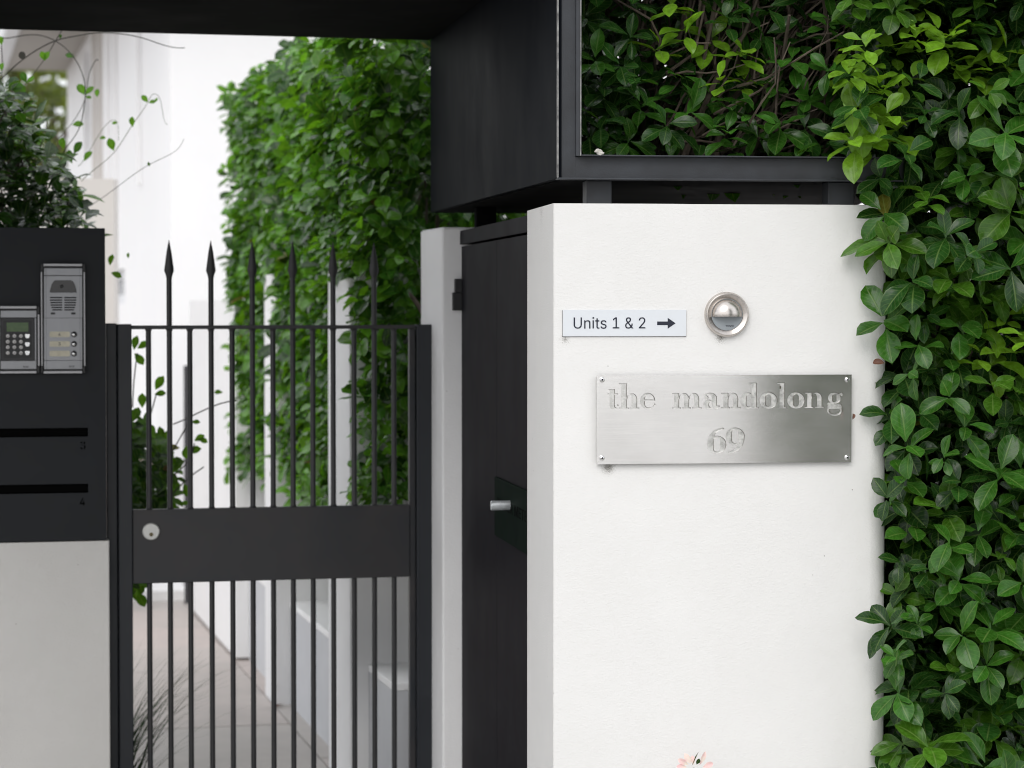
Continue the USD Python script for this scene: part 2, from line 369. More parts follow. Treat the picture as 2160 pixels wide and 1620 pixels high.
# ---------------------------------------------------------------- white pier in front
top_w = WALL.z(1400, 430)
Bl = WALL.local(B)
xr = WALL.x(1877)
pier = thing('front_wall', 'white rendered garden wall carrying the steel name plate, round lamp and units sign', 'wall', WALL, (0, 0, 0))
poly = Polygon([(0, 0), (xr - .05, 0)] + [(xr - .05 + .05 * math.sin(t), .05 - .05 * math.cos(t)) for t in np.linspace(.1, math.pi / 2, 10)] + [(xr, .44), (Bl[0] + .06, .44), (Bl[0], Bl[1])])
pm = plan(poly, -.05, top_w)
obj('rendered_face', pm, 'white_render', pier, smooth=25)

# name plate
pl = thing('name_plaque', 'brushed steel plate engraved with the house name and number 69', 'plaque', WALL, (WALL.x(1527), 0, WALL.z(1527, 884)))
px0, px1, pz0, pz1 = WALL.x(1259, -.012), WALL.x(1796, -.012), WALL.z(1527, 977, -.012), WALL.z(1527, 791, -.012)
def el(cx, cy, rx, ry, n=40): return Polygon([(cx + rx * math.cos(t), cy + ry * math.sin(t)) for t in np.linspace(0, 2 * math.pi, n, endpoint=False)])
def rc(x0, x1, y0, y1): return sbox(x0, y0, x1, y1)
def half(shape, x0=-1e4, x1=1e4, y0=-1e4, y1=1e4): return shape.intersection(sbox(x0, y0, x1, y1))
BL, XH, AS = 861.3, 829.0, 808.0
def foot(x0, x1): return rc(x0, x1, BL - 2.2, BL)
def flag(x0, x1, y): return rc(x0, x1, y, y + 2.0)
def arch(x0, s0, s1):
    """From a stem at x0 up and over into a thick stem s0..s1."""
    w = s1 - x0
    outer = half(el(x0 + w * .5, XH + 12, w * .5, 12.2), y1=XH + 12)
    inner = half(el(x0 + (s0 - x0) * .5 + .6, XH + 12, (s0 - x0) * .5 - .4, 10.4), y1=XH + 12)
    return outer.difference(inner).union(rc(s0, s1, XH + 11.5, BL))
def bowl_o(x0, x1, i0, i1): 
    return el((x0 + x1) / 2, (XH + BL) / 2 - .2, (x1 - x0) / 2, (BL - XH) / 2 + .8).difference(rounded(rc(i0, i1, XH + 3.0, BL - 3.2), (i1 - i0) / 2 - .3))
def letter_n(s0, s1, r0, r1, l, r): return union_all([rc(s0, s1, XH, BL), flag(l, s1, XH), foot(l, s1 + 3.6), arch(s1, r0, r1), foot(r0 - 3.6, r)])
G = []
G.append(union_all([rc(1285.5, 1296, 820, BL - 6), flag(1283.5, 1296, 820), rc(1281, 1302, XH, XH + 2), half(el(1294, BL - 7, 8.5, 7.3), y0=BL - 7).difference(half(el(1299.5, BL - 8, 3.6, 6.0), y0=BL - 8)), rc(1301.2, 1303.4, BL - 9, BL - 6)]))
G.append(union_all([rc(1309.5, 1321, AS, BL), flag(1305, 1321, AS), foot(1305.5, 1325), arch(1321, 1331.5, 1342.5), foot(1327.5, 1347)]))
e_ = el(1364.7, 845, 15.7, 16.9).difference(half(rounded(rc(1359, 1377, XH + 3, BL - 3), 7), y1=842)).difference(half(rounded(rc(1359, 1377.5, XH + 3, BL - 2.6), 7), y0=844.5)).difference(rc(1368, 1386, 844.5, 853))
G.append(union_all([e_, el(1379.3, 852, 1.5, 1.5)]))
G.append(union_all([letter_n(1420, 1430.5, 1441, 1451.5, 1416, 1455.5), arch(1451.5, 1462, 1472.5), foot(1458, 1477.5)]))
a_ = union_all([rc(1499.5, 1510, XH + 9, BL - 5), half(el(1496, XH + 10, 14, 10.4), y1=XH + 10, x0=1484).difference(half(el(1493.5, XH + 12, 6.5, 9.8), y1=XH + 12)), el(1488.2, 838.5, 4, 4), el(1493, 852.5, 11.5, 9.4).difference(el(1497.5, 853, 4.2, 6.6)), half(el(1508.5, BL - 6, 6.8, 6.6), y0=BL - 6), rc(1512.8, 1515.4, BL - 6, BL - 3)])
G.append(a_)
G.append(letter_n(1524, 1534, 1544.5, 1554.6, 1519, 1560))
G.append(union_all([el(1575, 845, 14.5, 16.9).difference(rounded(rc(1572.5, 1583.4, XH + 3, BL - 3.2), 5)).difference(rc(1584, 1600, 820, 870)), rc(1583.5, 1594, AS, BL), flag(1578.5, 1594, AS), foot(1583.5, 1598)]))
G.append(bowl_o(1600.8, 1638, 1613.2, 1625.2))
G.append(union_all([rc(1643, 1653.6, AS, BL), flag(1638.5, 1653.6, AS), foot(1639, 1658)]))
G.append(bowl_o(1659.3, 1696.4, 1672, 1684))
G.append(letter_n(1701.5, 1711.5, 1722.5, 1733, 1696.5, 1737.5))
G.append(union_all([el(1759.8, 840.5, 13.8, 11.4).difference(rounded(rc(1755.4, 1764.2, XH + 3, 849), 3.8)), el(1774.8, 832.6, 3.0, 3.2), rc(1770, 1774, 831, 833), half(el(1752, 853, 7.5, 4.5), y0=850), rounded(rc(1745, 1775.6, 853.6, 866), 4.5),
                    el(1760, 866.5, 16, 11.6).difference(el(1760, 866, 12, 9.0)), ]).difference(rc(1749, 1771, 863.2, 867)))
six = lambda: union_all([el(1510, 937.5, 20, 18.2).difference(rounded(rc(1503.3, 1516.8, 923, 952.6), 6.4)),
             Polygon([(1490, 938), (1491, 928), (1495, 917), (1503, 908.5), (1513, 904), (1523.5, 902.3), (1523.8, 905.2), (1514, 907.5), (1508, 912.5), (1504.5, 920), (1503.3, 930), (1503.3, 940)]), el(1522.6, 903.9, 1.7, 1.7)])
G.append(six())
G.append(affinity.translate(affinity.rotate(six(), 180, origin=(1509, 929)), 40.8, 0))
text_px = union_all([g.buffer(.25) for g in G])
sx, sz = (px1 - px0) / (1796 - 1259), (pz1 - pz0) / (977 - 791)
text_m = affinity.affine_transform(text_px, [sx, 0, 0, -sz, px0 - 1259 * sx, pz1 + 791 * sz]).simplify(.0001)
def plate_uv(m): v = np.array(m.vertices); return v[:, [0, 2]]
plate_front = slab(sbox(px0, pz0, px1, pz1).difference(text_m), -.0125, -.0094)
mat('brushed_steel', {
    'tg': ('tangent', {'direction_type': 'radial', 'axis': 'z'}), 'co': ('texture_coordinate', {}), 'mp': ('mapping', {'scale': (10, 1, 420)}), 'n': ('noise_texture', {'scale': 1., 'detail': 3.}),
    'mp2': ('mapping', {'scale': (5, 5, 9)}), 'n2': ('noise_texture', {'scale': 1.2, 'detail': 4.}), 'r': ('rgb_ramp', {'ramp': [(.3, (.82, .80, .775)), (.7, (.89, .87, .845))]}),
    'st': ('map_range', {'from_min': .3, 'from_max': .7, 'to_min': .955, 'to_max': 1.03}), 'cm': ('vector_math', {'math_type': 'scale'}),
    'rr': ('map_range', {'from_min': .3, 'from_max': .7, 'to_min': .155, 'to_max': .19}),
    'p': ('principled_bsdf', {'metallic': 1., 'anisotropic': 1., 'anisotropic_rotation': .25})},
    [('co.object', 'mp.vector'), ('mp.vector', 'n.vector'), ('co.object', 'mp2.vector'), ('mp2.vector', 'n2.vector'), ('n2.fac', 'r.fac'), ('n.fac', 'st.value'), ('r.color', 'cm.vector1'), ('st.result', 'cm.scale'), ('cm.vector', 'p.base_color'), ('n2.fac', 'rr.value'), ('rr.result', 'p.roughness'), ('tg.tangent', 'p.tangent')])
pf = obj('plate', plate_front, 'brushed_steel', pl)
simple('recess_steel', (.86, .85, .82), (.74, .73, .70), .32, metal=1., scale=40.)
rb = slab(text_m.buffer(.002).intersection(sbox(px0 + .001, pz0 + .001, px1 - .001, pz1 - .001)), -.0095, -.0088)
obj('engraving', rb, 'recess_steel', pl)
letter_shade = text_m.difference(affinity.translate(text_m, -.0008, -.0007)).intersection(text_m.buffer(-.00005)).buffer(0)
letter_shade = union_all([q for q in getattr(letter_shade, 'geoms', [letter_shade]) if q.geom_type == 'Polygon' and q.area > 2e-8])
simple('painted_shade', (.05, .045, .035), (.16, .15, .13), .8, scale=120.)  # dark tone standing in for shade on the plaque letters and sign edge
obj('engraving_dirt', slab(letter_shade, -.0104, -.0096), 'painted_shade', pl, kind='stuff')  # recess shadow painted as dark strips along right and top letter edges
obj('backing', bx(px0 + .0015, px1 - .0015, -.0085, -.004, pz0 + .0015, pz1 - .0015), 'hinge_steel', pl)
for sxp, syp in ((1270, 801), (1787, 801), (1270, 966), (1787, 965)):
    c = (WALL.x(sxp, -.0125), -.0125, WALL.z(sxp, syp, -.0125))
    s = obj('screw', lathe([(0, .0045), (.0022, .0045), (.0024, .0046), (.0045, .0038), (.0062, .0018), (.0066, -.0002), (0, -.0002)][::-1], c, 28), 'chrome', pl, smooth=35)
    obj('socket', lathe([(0, .00475), (.0024, .00475), (.0024, .003), (0, .003)][::-1], c, 6), 'dark_inside', s)
    obj('standoff', lathe([(0, 0), (.004, 0), (.004, -.0125), (0, -.0125)], (c[0], -.0125 + .0, c[2]), 12), 'hinge_steel', s) if False else None
gl = WALL.x(1645, -.0097), WALL.z(1645, 817, -.0097)
obj('grime_spot', slab(affinity.translate(el(0, 0, .0028, .0042, 9), gl[0], gl[1]), -.0103, -.0094), 'grime', pl)

# units sign
us = thing('units_sign', 'small white sign reading Units 1 & 2 with an arrow', 'sign', WALL, (WALL.x(1317), 0, WALL.z(1317, 682)))
x0, x1 = WALL.x(1187, -.004), WALL.x(1447, -.004)
z0, z1 = WALL.z(1317, 709.5, -.004), WALL.z(1317, 653.5, -.004)
obj('panel', bx(x0, x1, -.0035, -.0008, z0, z1, .0005), 'sign_white', us)
obj('adhesive_backing', bx(x0 - .0010, x1 + .0006, -.0008, .0008, z0 - .0012, z1 - .001), 'painted_shade', us)  # shadow gap at left and bottom of the sign, painted as a dark strip
s = (x1 - x0) / 260.
def sgn(px, py): return x0 + (px - 1187) * s, z1 - (py - 653.5) * s
lt = letters('Units 1 & 2', .1, 400)
bxl = lt.bounds
tx0, _ = sgn(1209.8, 0); tx1, tzb = sgn(1360.6, 692.2); _, tzt = sgn(0, 669.2)
cap = letters('U', .1, 330).bounds[3]
lt = affinity.affine_transform(lt, [(tx1 - tx0) / (bxl[2] - bxl[0]), 0, 0, (tzt - tzb) / cap, tx0 - bxl[0] * (tx1 - tx0) / (bxl[2] - bxl[0]), tzb])
obj('lettering', slab(lt, -.0041, -.0034), 'sign_ink', us)
ar = Polygon([sgn(*p) for p in ((1385.5, 677.8), (1408, 677.8), (1408, 670.3), (1424.5, 681.5), (1408, 692.6), (1408, 685.2), (1385.5, 685.2))])
obj('arrow', slab(ar, -.0041, -.0034), 'sign_ink', us)

# round lamp
lc = (WALL.x(1531.5), 0, WALL.z(1531.5, 663.5))
lp = thing('wall_lamp', 'round satin steel eyelid lamp beside the units sign', 'wall lamp', WALL, lc)
R = 47.5 / 886
ring = [(.0378, .004), (.0378, .0085), (.0386, .0092), (.0445, .0125), (.0480, .0146), (.0500, .0142), (.0518, .0120), (R, .0075), (R, 0), (.0378, 0), (.0378, .004)]
obj('rim', lathe(ring[::-1], lc, 96), 'satin_steel', lp, smooth=28)
obj('diffuser', lathe([(0, .0075), (.0377, .0075), (.0377, .004), (0, .004)][::-1], lc, 64), 'lamp_disc', lp)
lid = m3.Manifold.sphere(1.0, 96).scale((.0376, .031, .0376)) ^ m3.Manifold.cube((.2, .1, .1)).translate((-.1, -.1 - .0045, -.005))
hol = m3.Manifold.sphere(1.0, 64).scale((.0362, .0292, .0362)).translate((0, 0, -.002))
lid = as_tm(lid - hol); lid.apply_translation(lc)
obj('eyelid', lid, 'satin_steel', lp, smooth=35)
tl = letters('TOVO', .004, 500); tb = tl.bounds
a0, b0 = WALL.x(1530, -.008), WALL.z(1530, 689.5, -.008)
obj('lettering', slab(affinity.affine_transform(tl, [.0195 / (tb[2] - tb[0]), 0, 0, 1.05, a0 - tb[0], b0]), -.0082, -.0072), 'sign_ink', lp)

# ---------------------------------------------------------------- steel planter over the pier: front channel frame, side plate
zb = WALL.z(1176, 379, .012)
yf = .012
xl, xi = WALL.x(1174, yf), WALL.x(1225, yf)
planter = thing('planter', 'black steel planter frame above the white wall with a plain side plate', 'planter', WALL, (xl, .012, zb))
K = WALL.local(at(908.5, 449, 7.86)); K2 = WALL.local(at(1172, 380, 5.815))
zt = 2.95
d = (K[:2] - np.array([xl, yf])); d /= np.linalg.norm(d); nn = np.array([-d[1], d[0]])
if nn[0] > 0: nn = -nn
p0 = np.array([xl, yf]) + .002 * d; p1 = K[:2]
obj('side_plate', plan(Polygon([p0, p1, p1 - nn * .012, p0 - nn * .012]), zb + .002, zt), 'planter_steel', planter)
xe = WALL.x(1905, yf)
w = .056
obj('front_post', [bx(xl + .0045, xi - .0125, yf + .006, yf + .02, zb + .0045, zt)], 'frame_steel', planter)
obj('post_edge', bx(xl, xl + .0042, yf - .006, yf + .02, zb + .0045, zt, .001), 'worn_edge', planter)
obj('post_lip', [bx(xi - .0122, xi - .003, yf - .004, yf + .05, zb + .056, zt)], 'frame_steel', planter)
obj('post_lip_edge', bx(xi - .0028, xi, yf - .006, yf + .05, zb + .056, zt, .0008), 'worn_edge', planter)
obj('bottom_rail', [bx(xl + .0045, xe, yf + .0065, yf + .0195, zb + .0045, zb + .0545)], 'frame_steel', planter)
obj('rail_lip', bx(xl, xe, yf - .018, yf + .02, zb, zb + .004, .001), 'frame_steel', planter)
obj('rail_lip_top', bx(xi, xe, yf - .016, yf + .05, zb + .0550, zb + .0585, .0008), 'frame_steel', planter)
pb = np.array([xe, yf + .05])
obj('floor_plate', plan(Polygon([p0 - nn * .014 + np.array([.01, .04]), (xe, yf + .03), (xe + .4, K[1]), p1 - nn * .014]), zb + .001, zb + .02), 'roof_steel', planter)
for pxa, pxb, yy, wdt in ((1237, 1290, .05, .05), (1745, 1800, .05, .05)):
    u0, u1 = WALL.x(pxa, yy), WALL.x(pxb, yy)
    q = obj('support_post', bx(u0, u1, yy, yy + .06, top_w - .005, zb + .001, .002), 'frame_steel', planter)
q = DOOR.world([.12, .06, 0]); q = WALL.local(q)
obj('support_post', bx(q[0] - .03, q[0] + .03, q[1] - .03, q[1] + .03, 1.80, zb + .001, .002), 'roof_steel', planter)

sc = thing('litter_scrap', 'crumpled whitish scrap lying on the planter rail', 'litter', WALL, (WALL.x(1262, .0), .0, zb + .0585))
icos = trimesh.creation.icosphere(3, 1.0)
v = np.array(icos.vertices); v = v * (1 + .5 * (meshkit.fbm(v * 2.2 + 7, 3)[:, None] - .5)) * np.array([.0095, .007, .0075])
v[:, 0] += .004 * (v[:, 2] < 0)
obj('scrap', trimesh.Trimesh(v + np.array([WALL.x(1262, 0), 0.0, zb + .0645]), icos.faces, process=False), 'white_scrap', sc, smooth=40)

# ---------------------------------------------------------------- roof slab over the entry
Rk = at(911, 85, 7.86)
ROOF = Frame((Rk[0], Rk[1]), 13.3)
rz = Rk[2]
roof = thing('entry_roof', 'black flat roof slab over the entry gate', 'canopy', ROOF, (0, 0, rz))
fr_pt = ROOF.local(WALL.world([xl, yf + .01, 0]))
pp1 = ROOF.local(WALL.world([p1[0], p1[1], 0]))
obj('soffit', plan(Polygon([(-4.2, 0), (pp1[0] - .004, 0), (fr_pt[0] - .004, fr_pt[1] + .02), (-4.2, fr_pt[1] + .02)]), rz, rz + .03), 'roof_steel', roof)
obj('fascia', bx(-4.2, fr_pt[0] - .02, fr_pt[1], fr_pt[1] + .019, rz, rz + .34), 'planter_steel', roof)
obj('roof_deck', plan(Polygon([(-4.2, .0), (pp1[0] - .01, 0), (fr_pt[0] - .01, fr_pt[1] + .021), (-4.2, fr_pt[1] + .021)]), rz + .031, rz + .30), 'roof_steel', roof)

# ---------------------------------------------------------------- meter cupboard door in the side of the recess
dl = math.hypot(D1[0] - D2[0], D1[1] - D2[1])
side_sign = -1 if (DOOR.R @ np.array([0, 1., 0]))[0] > 0 else 1
# local y of DOOR points away from the viewer's side when positive is to the right
ztop = at(971, 487, 7.55)[2]
door = thing('meter_cupboard', 'tall black steel cupboard door between the white pillar and the white wall', 'cupboard', DOOR, (0, 0, 0))
if (DOOR.R @ np.array([0, 1., 0]))[0] < 0: raise SystemExit('door frame turned')
dx = lambda px, py=900, y=0.: DOOR.hit(px, py, y)
obj('door_frame', [bx(-.005, dl + .05, 0, .05, ztop - .042, ztop)], 'door_steel', door)
obj('carcass', bx(.0, dl + .04, .02, .30, .0, ztop - .05), 'roof_steel', door)
lfx = dx(1045)[0]
obj('door_leaf', bx(.003, lfx - .002, .004, .018, .05, ztop - .048), 'door_steel', door)
obj('door_leaf', bx(lfx + .002, dl + .04, .004, .018, .05, ztop - .048), 'door_steel', door)
z_a, z_b = dx(1050, 1131)[1], dx(1050, 1007)[1]
plx = dx(1046)[0]
pg = obj('label_plate', bx(plx, plx + .62, -.004, .003, z_a, z_b, .001), 'green_plate', door)
wm = letters('WATER METER', .1, 500); wb = wm.bounds
wz0, wz1 = dx(1090, 1091, -.0045)[1], dx(1090, 1068.5, -.0045)[1]
wm = affinity.affine_transform(wm, [(.56) / (wb[2] - wb[0]), 0, 0, (wz1 - wz0) / .1, plx + .045, wz0])
obj('lettering', slab(wm, -.0046, -.0035), 'dark_inside', pg)
kx, kz = dx(1071, 1066, -.01)
kb = obj('knob', lathe([(0, .052), (.0115, .052), (.0130, .050), (.0130, .028), (.0122, .0275), (.0122, .0262), (.0130, .0257), (.0130, 0), (0, 0)][::-1], (kx, -.004, kz), 40), 'knob_metal', door, smooth=30)
hx0, hz0 = .0, 0
hg = obj('hinge', [bx(-.024, .004, -.016, .010, DOOR.z(972, 616) , DOOR.z(972, 588), .002), bx(-.028, .000, -.022, .008, DOOR.z(972, 655), DOOR.z(972, 616.5), .002)], 'hinge_steel', door)

# white pillar that the gate shuts against
pc = at(933, 900, 7.57)
PIL = Frame((pc[0], pc[1]), 7.5)
zp = at(935, 482, 7.57)[2]
back = PIL.local(np.array([pc[0], pc[1], 0]) + PATHDIR * .34)
pil = thing('gate_pillar', 'slim white rendered pillar right of the gate', 'pillar', PIL, (0, 0, 0))
obj('pillar_shaft', plan(rounded(Polygon([(0, 0), (.16, 0), (.16, .34), (back[0], back[1])]), .008, 4), -.05, zp), 'pillar_render', pil, smooth=25)
obj('pillar_top', plan(rounded(Polygon([(0.004, 0.004), (.156, .004), (.156, .334), (back[0] + .004, back[1] - .004)]), .008, 4), zp, zp + .004), 'pillar_render', pil)

# ---------------------------------------------------------------- gate
g = GATE
gx = g.x
gate = thing('gate', 'black steel garden gate with spear topped bars and a solid lock panel', 'gate', g, (gx(560), 0, 0))
zr0, zr1 = g.z(560, 694), g.z(560, 686)
xL, xR = gx(277.5), gx(876)
obj('lock_stile', bx(gx(248), gx(277.5), -.02, .03, .07, g.z(260, 683.5), .002), 'post_steel', gate)
obj('top_rail', bx(xL + .0005, gx(876) - .0005, -.006, .012, zr0, zr1, .0015), 'gate_steel', gate)
obj('hinge_stile', bx(gx(863), gx(875.5), -.006, .018, .07, zr0 - .0005, .0015), 'gate_steel', gate)
zp0, zp1 = g.z(560, 1223.5), g.z(560, 1070)
panel = obj('lock_panel', bx(xL + .001, gx(862.5), -.012, .022, zp0, zp1, .0015), 'gate_steel', gate)
obj('bottom_rail', bx(xL + .001, gx(862.5), -.012, .022, .08, .12, .0015), 'gate_steel', gate)
bars = [314, 358, 401, 446, 490, 533, 576, 618, 660, 703, 747, 789.5, 831]
ym = .004; rb_ = .0083
for i, bpx in enumerate(bars):
    xb = g.x(bpx, ym)
    tall = i % 2 == 1
    ztip = g.z(bpx, 506 + (bpx - 358) * .012, ym); zsh = g.z(bpx, 571, ym); zn = g.z(bpx, 585, ym)
    z_top = zn if tall else zr0 - .0004
    def cyl(za, zb_): return lathe([(0, za), (rb_, za), (rb_, zb_), (0, zb_)], (xb, ym, 0), 14, 'z')
    weld = lambda za, zb_: lathe([(0, za), (rb_ + .0035, za), (rb_ + .0012, za + (zb_ - za) * .5), (rb_ + .0002, zb_), (0, zb_)] if zb_ > za else [(0, zb_), (rb_ + .0002, zb_), (rb_ + .0012, (za + zb_) / 2), (rb_ + .0035, za), (0, za)], (xb, ym, 0), 14, 'z')
    bar = obj('bar', [cyl(zp1 - .0005, z_top), weld(zp1, zp1 + .006), weld(zr0 - .0002, zr0 - .007)], 'bar_steel', gate, smooth=40)
    if tall:
        prof = [(0, zn - .002), (rb_ + .0002, zn - .002), (.0102, zn + .006), (.0150, zsh), (.0142, zsh + .008), (.0075, zsh + (ztip - zsh) * .62), (.0006, ztip), (0, ztip)]
        sp = lathe(prof, (0, 0, 0), 12, 'z'); vv = np.array(sp.vertices); vv[:, 1] *= .55
        obj('spear_head', trimesh.Trimesh(vv + np.array([xb, ym, 0]), sp.faces, process=False), 'bar_steel', bar, smooth=32)
    obj('bar', [cyl(.119, zp0 + .0005)], 'bar_steel', gate, smooth=40)
lx, lz = g.hit(318.5, 1121, -.012)
lk = obj('lock', lathe([(0, .007), (.0235, .007), (.0262, .005), (.0265, 0), (0, 0)][::-1], (lx, -.012, lz), 48), 'lock_metal', gate, smooth=35)
obj('lock_barrel', slab(affinity.translate(rrect(-.0105, .0105, -.018, .013, .0103), lx, lz), -.0205, -.018), 'lock_metal', lk)
obj('lock_core', lathe([(0, .0105), (.0062, .0105), (.0062, .006), (0, .006)][::-1], (lx, -.012, lz - .0085), 24), 'brass_core', lk)
obj('keyhole', slab(affinity.translate(rrect(-.0009, .0009, -.0042, .0042, .0008), lx, lz - .0085), -.0229, -.022), 'dark_inside', lk)

gpL = thing('gate_post', 'thin black steel post between the letterbox and the gate', 'gate post', g, (gx(238), 0, 0))
obj('post', bx(gx(225.5), gx(247.2), .004, .06, -.02, g.z(240, 682), .002), 'post_steel', gpL)
gpR = thing('gate_post', 'square black steel gate post against the white pillar', 'gate post', g, (gx(896), 0, 0))
obj('post', bx(gx(877), gx(917.5, -.02), -.02, .03, -.02, g.z(896, 684.5, -.02), .002), 'post_steel', gpR)

# ---------------------------------------------------------------- letterbox wall on the left
LB = Frame(GATE.world([0, -.07, 0])[:2], 13.3)
lw = thing('letterbox_wall', 'pale grey rendered wall under the black letterbox', 'wall', LB, (LB.x(100), 0, 0))
zl = LB.z(113, 1143, .004)
obj('rendered_face', plan(rounded(sbox(-3.6, .004, LB.x(229.5, .004), .36), .004, 3), -.05, zl), 'grey_render', lw, smooth=25)
lb = thing('letterbox', 'black steel letterbox unit with slots numbered 3 and 4', 'letterbox', LB, (LB.x(100), 0, zl))
X1 = LB.x(223.5)
zA, zB = LB.z(113, 1141), LB.z(113, 480.5)
def R4(x0, x1, y0, y1): return sbox(LB.x(x0), LB.z(113, y1), LB.x(x1), LB.z(113, y0))
slots = [sbox(LB.x(185.5) - .42, LB.z(113, b_), LB.x(185.5), LB.z(113, a)) for a, b_ in ((903, 921.5), (1021.5, 1040.5))]
n4 = letters('4', .0225, 700); n3 = letters('3', .0225, 700)
def put(sh, px, py, wpx):
    b_ = sh.bounds; f = (LB.x(px + wpx) - LB.x(px)) / (b_[2] - b_[0])
    return affinity.affine_transform(sh, [f, 0, 0, 1, LB.x(px) - b_[0] * f, LB.z(px, py)])
cut3 = put(n3, 169.0, 948, 11.5).difference(sbox(LB.x(174.2), -9, LB.x(176.6), 9)); cut4 = put(n4, 168.0, 1066.5, 10.5)
front = sbox(-3.6, zA, X1, zB)
for s_ in slots + [cut3, cut4]: front = front.difference(s_)
obj('front_panel', slab(front, 0, .003), 'letterbox_steel', lb)
obj('box_body', [bx(-3.6, X1, .12, .123, zA, zB), bx(-3.6, X1, .0032, .12, zB - .003, zB), bx(-3.6, X1, .0032, .12, zA, zA + .003), bx(X1 - .003, X1, .0032, .12, zA + .0031, zB - .0031)], 'roof_steel', lb)
for (t_, l_) in ((cut3, 'black number 3 under the upper slot'), (cut4, 'black number 4 under the lower slot')):
    obj('number', slab(t_.buffer(.001), .0034, .0044), 'dark_inside', lb, label=l_)
for s_ in slots:
    b_ = s_.bounds
    obj('slot_flap', bx(b_[0] + .002, b_[2] - .002, .012, .014, b_[1] + .002, b_[3] + .004), 'dark_inside', lb)

# intercom and keypad on the letterbox
def L(px, py, y=0.): return LB.hit(px, py, y)
def pad(x0, x1, y0, y1, yf_, yb_, r=.0008):
    """a block given by its outline in photograph pixels on the letterbox face"""
    a, zt_ = L((x0), y0, yf_); b_, zb_ = L(x1, y1, yf_)
    return bx(a, b_, yf_, yb_, zb_, zt_, r)
def padshape(x0, x1, y0, y1, yf_, r):
    a, zt_ = L(x0, y0, yf_); b_, zb_ = L(x1, y1, yf_)
    return rrect(a, b_, zb_, zt_, r)

def housing(t, x0, x1, y0, y1):
    """backing box, four light rails and four black corners"""
    obj('back_box', pad(x0 + 1.5, x1 - 1.5, y0 + 2, y1 - 2, -.016, -.0003), 'black_plastic', t)
    obj('rail', pad(x0 + 6, x1 - 7, y0 + .5, y0 + 6, -.030, -.014), 'aluminium_rail', t)
    obj('rail', pad(x0 + 6, x1 - 7, y1 - 5.2, y1 - .5, -.030, -.014), 'aluminium_rail', t)
    obj('rail', pad(x0, x0 + 4.2, y0 + 18, y1 - 16, -.027, -.014), 'aluminium_rail', t)
    obj('rail', pad(x1 - 4.2, x1, y0 + 18, y1 - 16, -.027, -.014), 'aluminium_rail', t)
    for a, b_, c_, d_ in ((x0, x0 + 5.6, y0 + 1, y0 + 17.5), (x1 - 6.5, x1, y0 + 1, y0 + 17.5), (x0, x0 + 5.6, y1 - 15.5, y1 - 1), (x1 - 6.5, x1, y1 - 15.5, y1 - 1)):
        obj('corner', pad(a, b_, c_, d_, -.027, -.014, .0015), 'black_plastic', t)

def maker_mark(t, x0, y0, wpx):
    """a five letter mark too small to read in the photograph"""
    sh = []
    for k in range(5):
        a = x0 + wpx / 5 * k
        x_, z_ = L(a, y0, -.0231); x2, z2 = L(a + wpx / 5 * .72, y0 - 3.6, -.0231)
        sh += [sbox(x_, z_, x_ + (x2 - x_) * .34, z2), sbox(x_, z_ + (z2 - z_) * (.0 if k % 2 else .72), x2, z_ + (z2 - z_) * (.25 if k % 2 else 1.))]
        if k % 3 == 0: sh.append(sbox(x2 - (x2 - x_) * .3, z_, x2, z2))
    obj('maker_mark', slab(union_all(sh), -.0235, -.0228), 'grey_plastic', t)

ic = thing('intercom', 'tall aluminium intercom with camera window, speaker grille and name buttons', 'intercom', LB, (LB.x(134), 0, LB.z(134, 788)))
housing(ic, 86, 180.5, 555.5, 788)
F = -.023
obj('top_cap', pad(92.8, 173.5, 565.5, 581, F, -.014), 'aluminium', ic)
def face(y0, y1, holes=()):
    sh = padshape(92.8, 173.5, y0, y1, F, .0006)
    for h in holes: sh = sh.difference(h)
    return slab(sh, F, -.0165)
cw = rounded(Polygon([L(*p, F) for p in ((105, 617.2), (162, 617.2), (161.4, 611), (158, 600), (154, 593.5), (150, 591.2), (117, 591.2), (113, 593.5), (109, 600), (105.8, 611))]), .0018)
gr = []
for k, yy in enumerate((627.7, 633, 638.2, 643.4, 648.5, 653.6)):
    ins = (0, 0, .5, 1.3, 2.8, 4.8)[k]
    gr += [padshape(105.5 + ins, 131.5, yy - 1.2, yy + 1.2, F, .0008), padshape(135.8, 161.2 - ins, yy - 1.2, yy + 1.2, F, .0008)]
mod = obj('camera_module', face(582, 670.5, [cw] + gr), 'aluminium', ic)
obj('camera_window', slab(cw.buffer(-.0003), F + .001, -.017), 'smoked_glass', mod)
cxw, czw = L(130, 604, F)
obj('camera_lens', lathe([(0, .004), (.004, .0035), (.0055, 0), (0, 0)][::-1], (cxw, F + .001, czw), 24), 'grey_plastic', mod, smooth=40)
obj('grille_backing', pad(104, 163, 624, 657, -.0175, -.0166), 'dark_inside', mod)
for x_, m_ in ((107, 'grey_plastic'), (150, 'black_plastic')):
    obj('indicator', slab(padshape(x_, x_ + 9.4, 659, 663.4, F, .0022), F - .0006, F + .002), m_, mod)
btn = obj('button_module', face(671.2, 759.8), 'aluminium', ic)
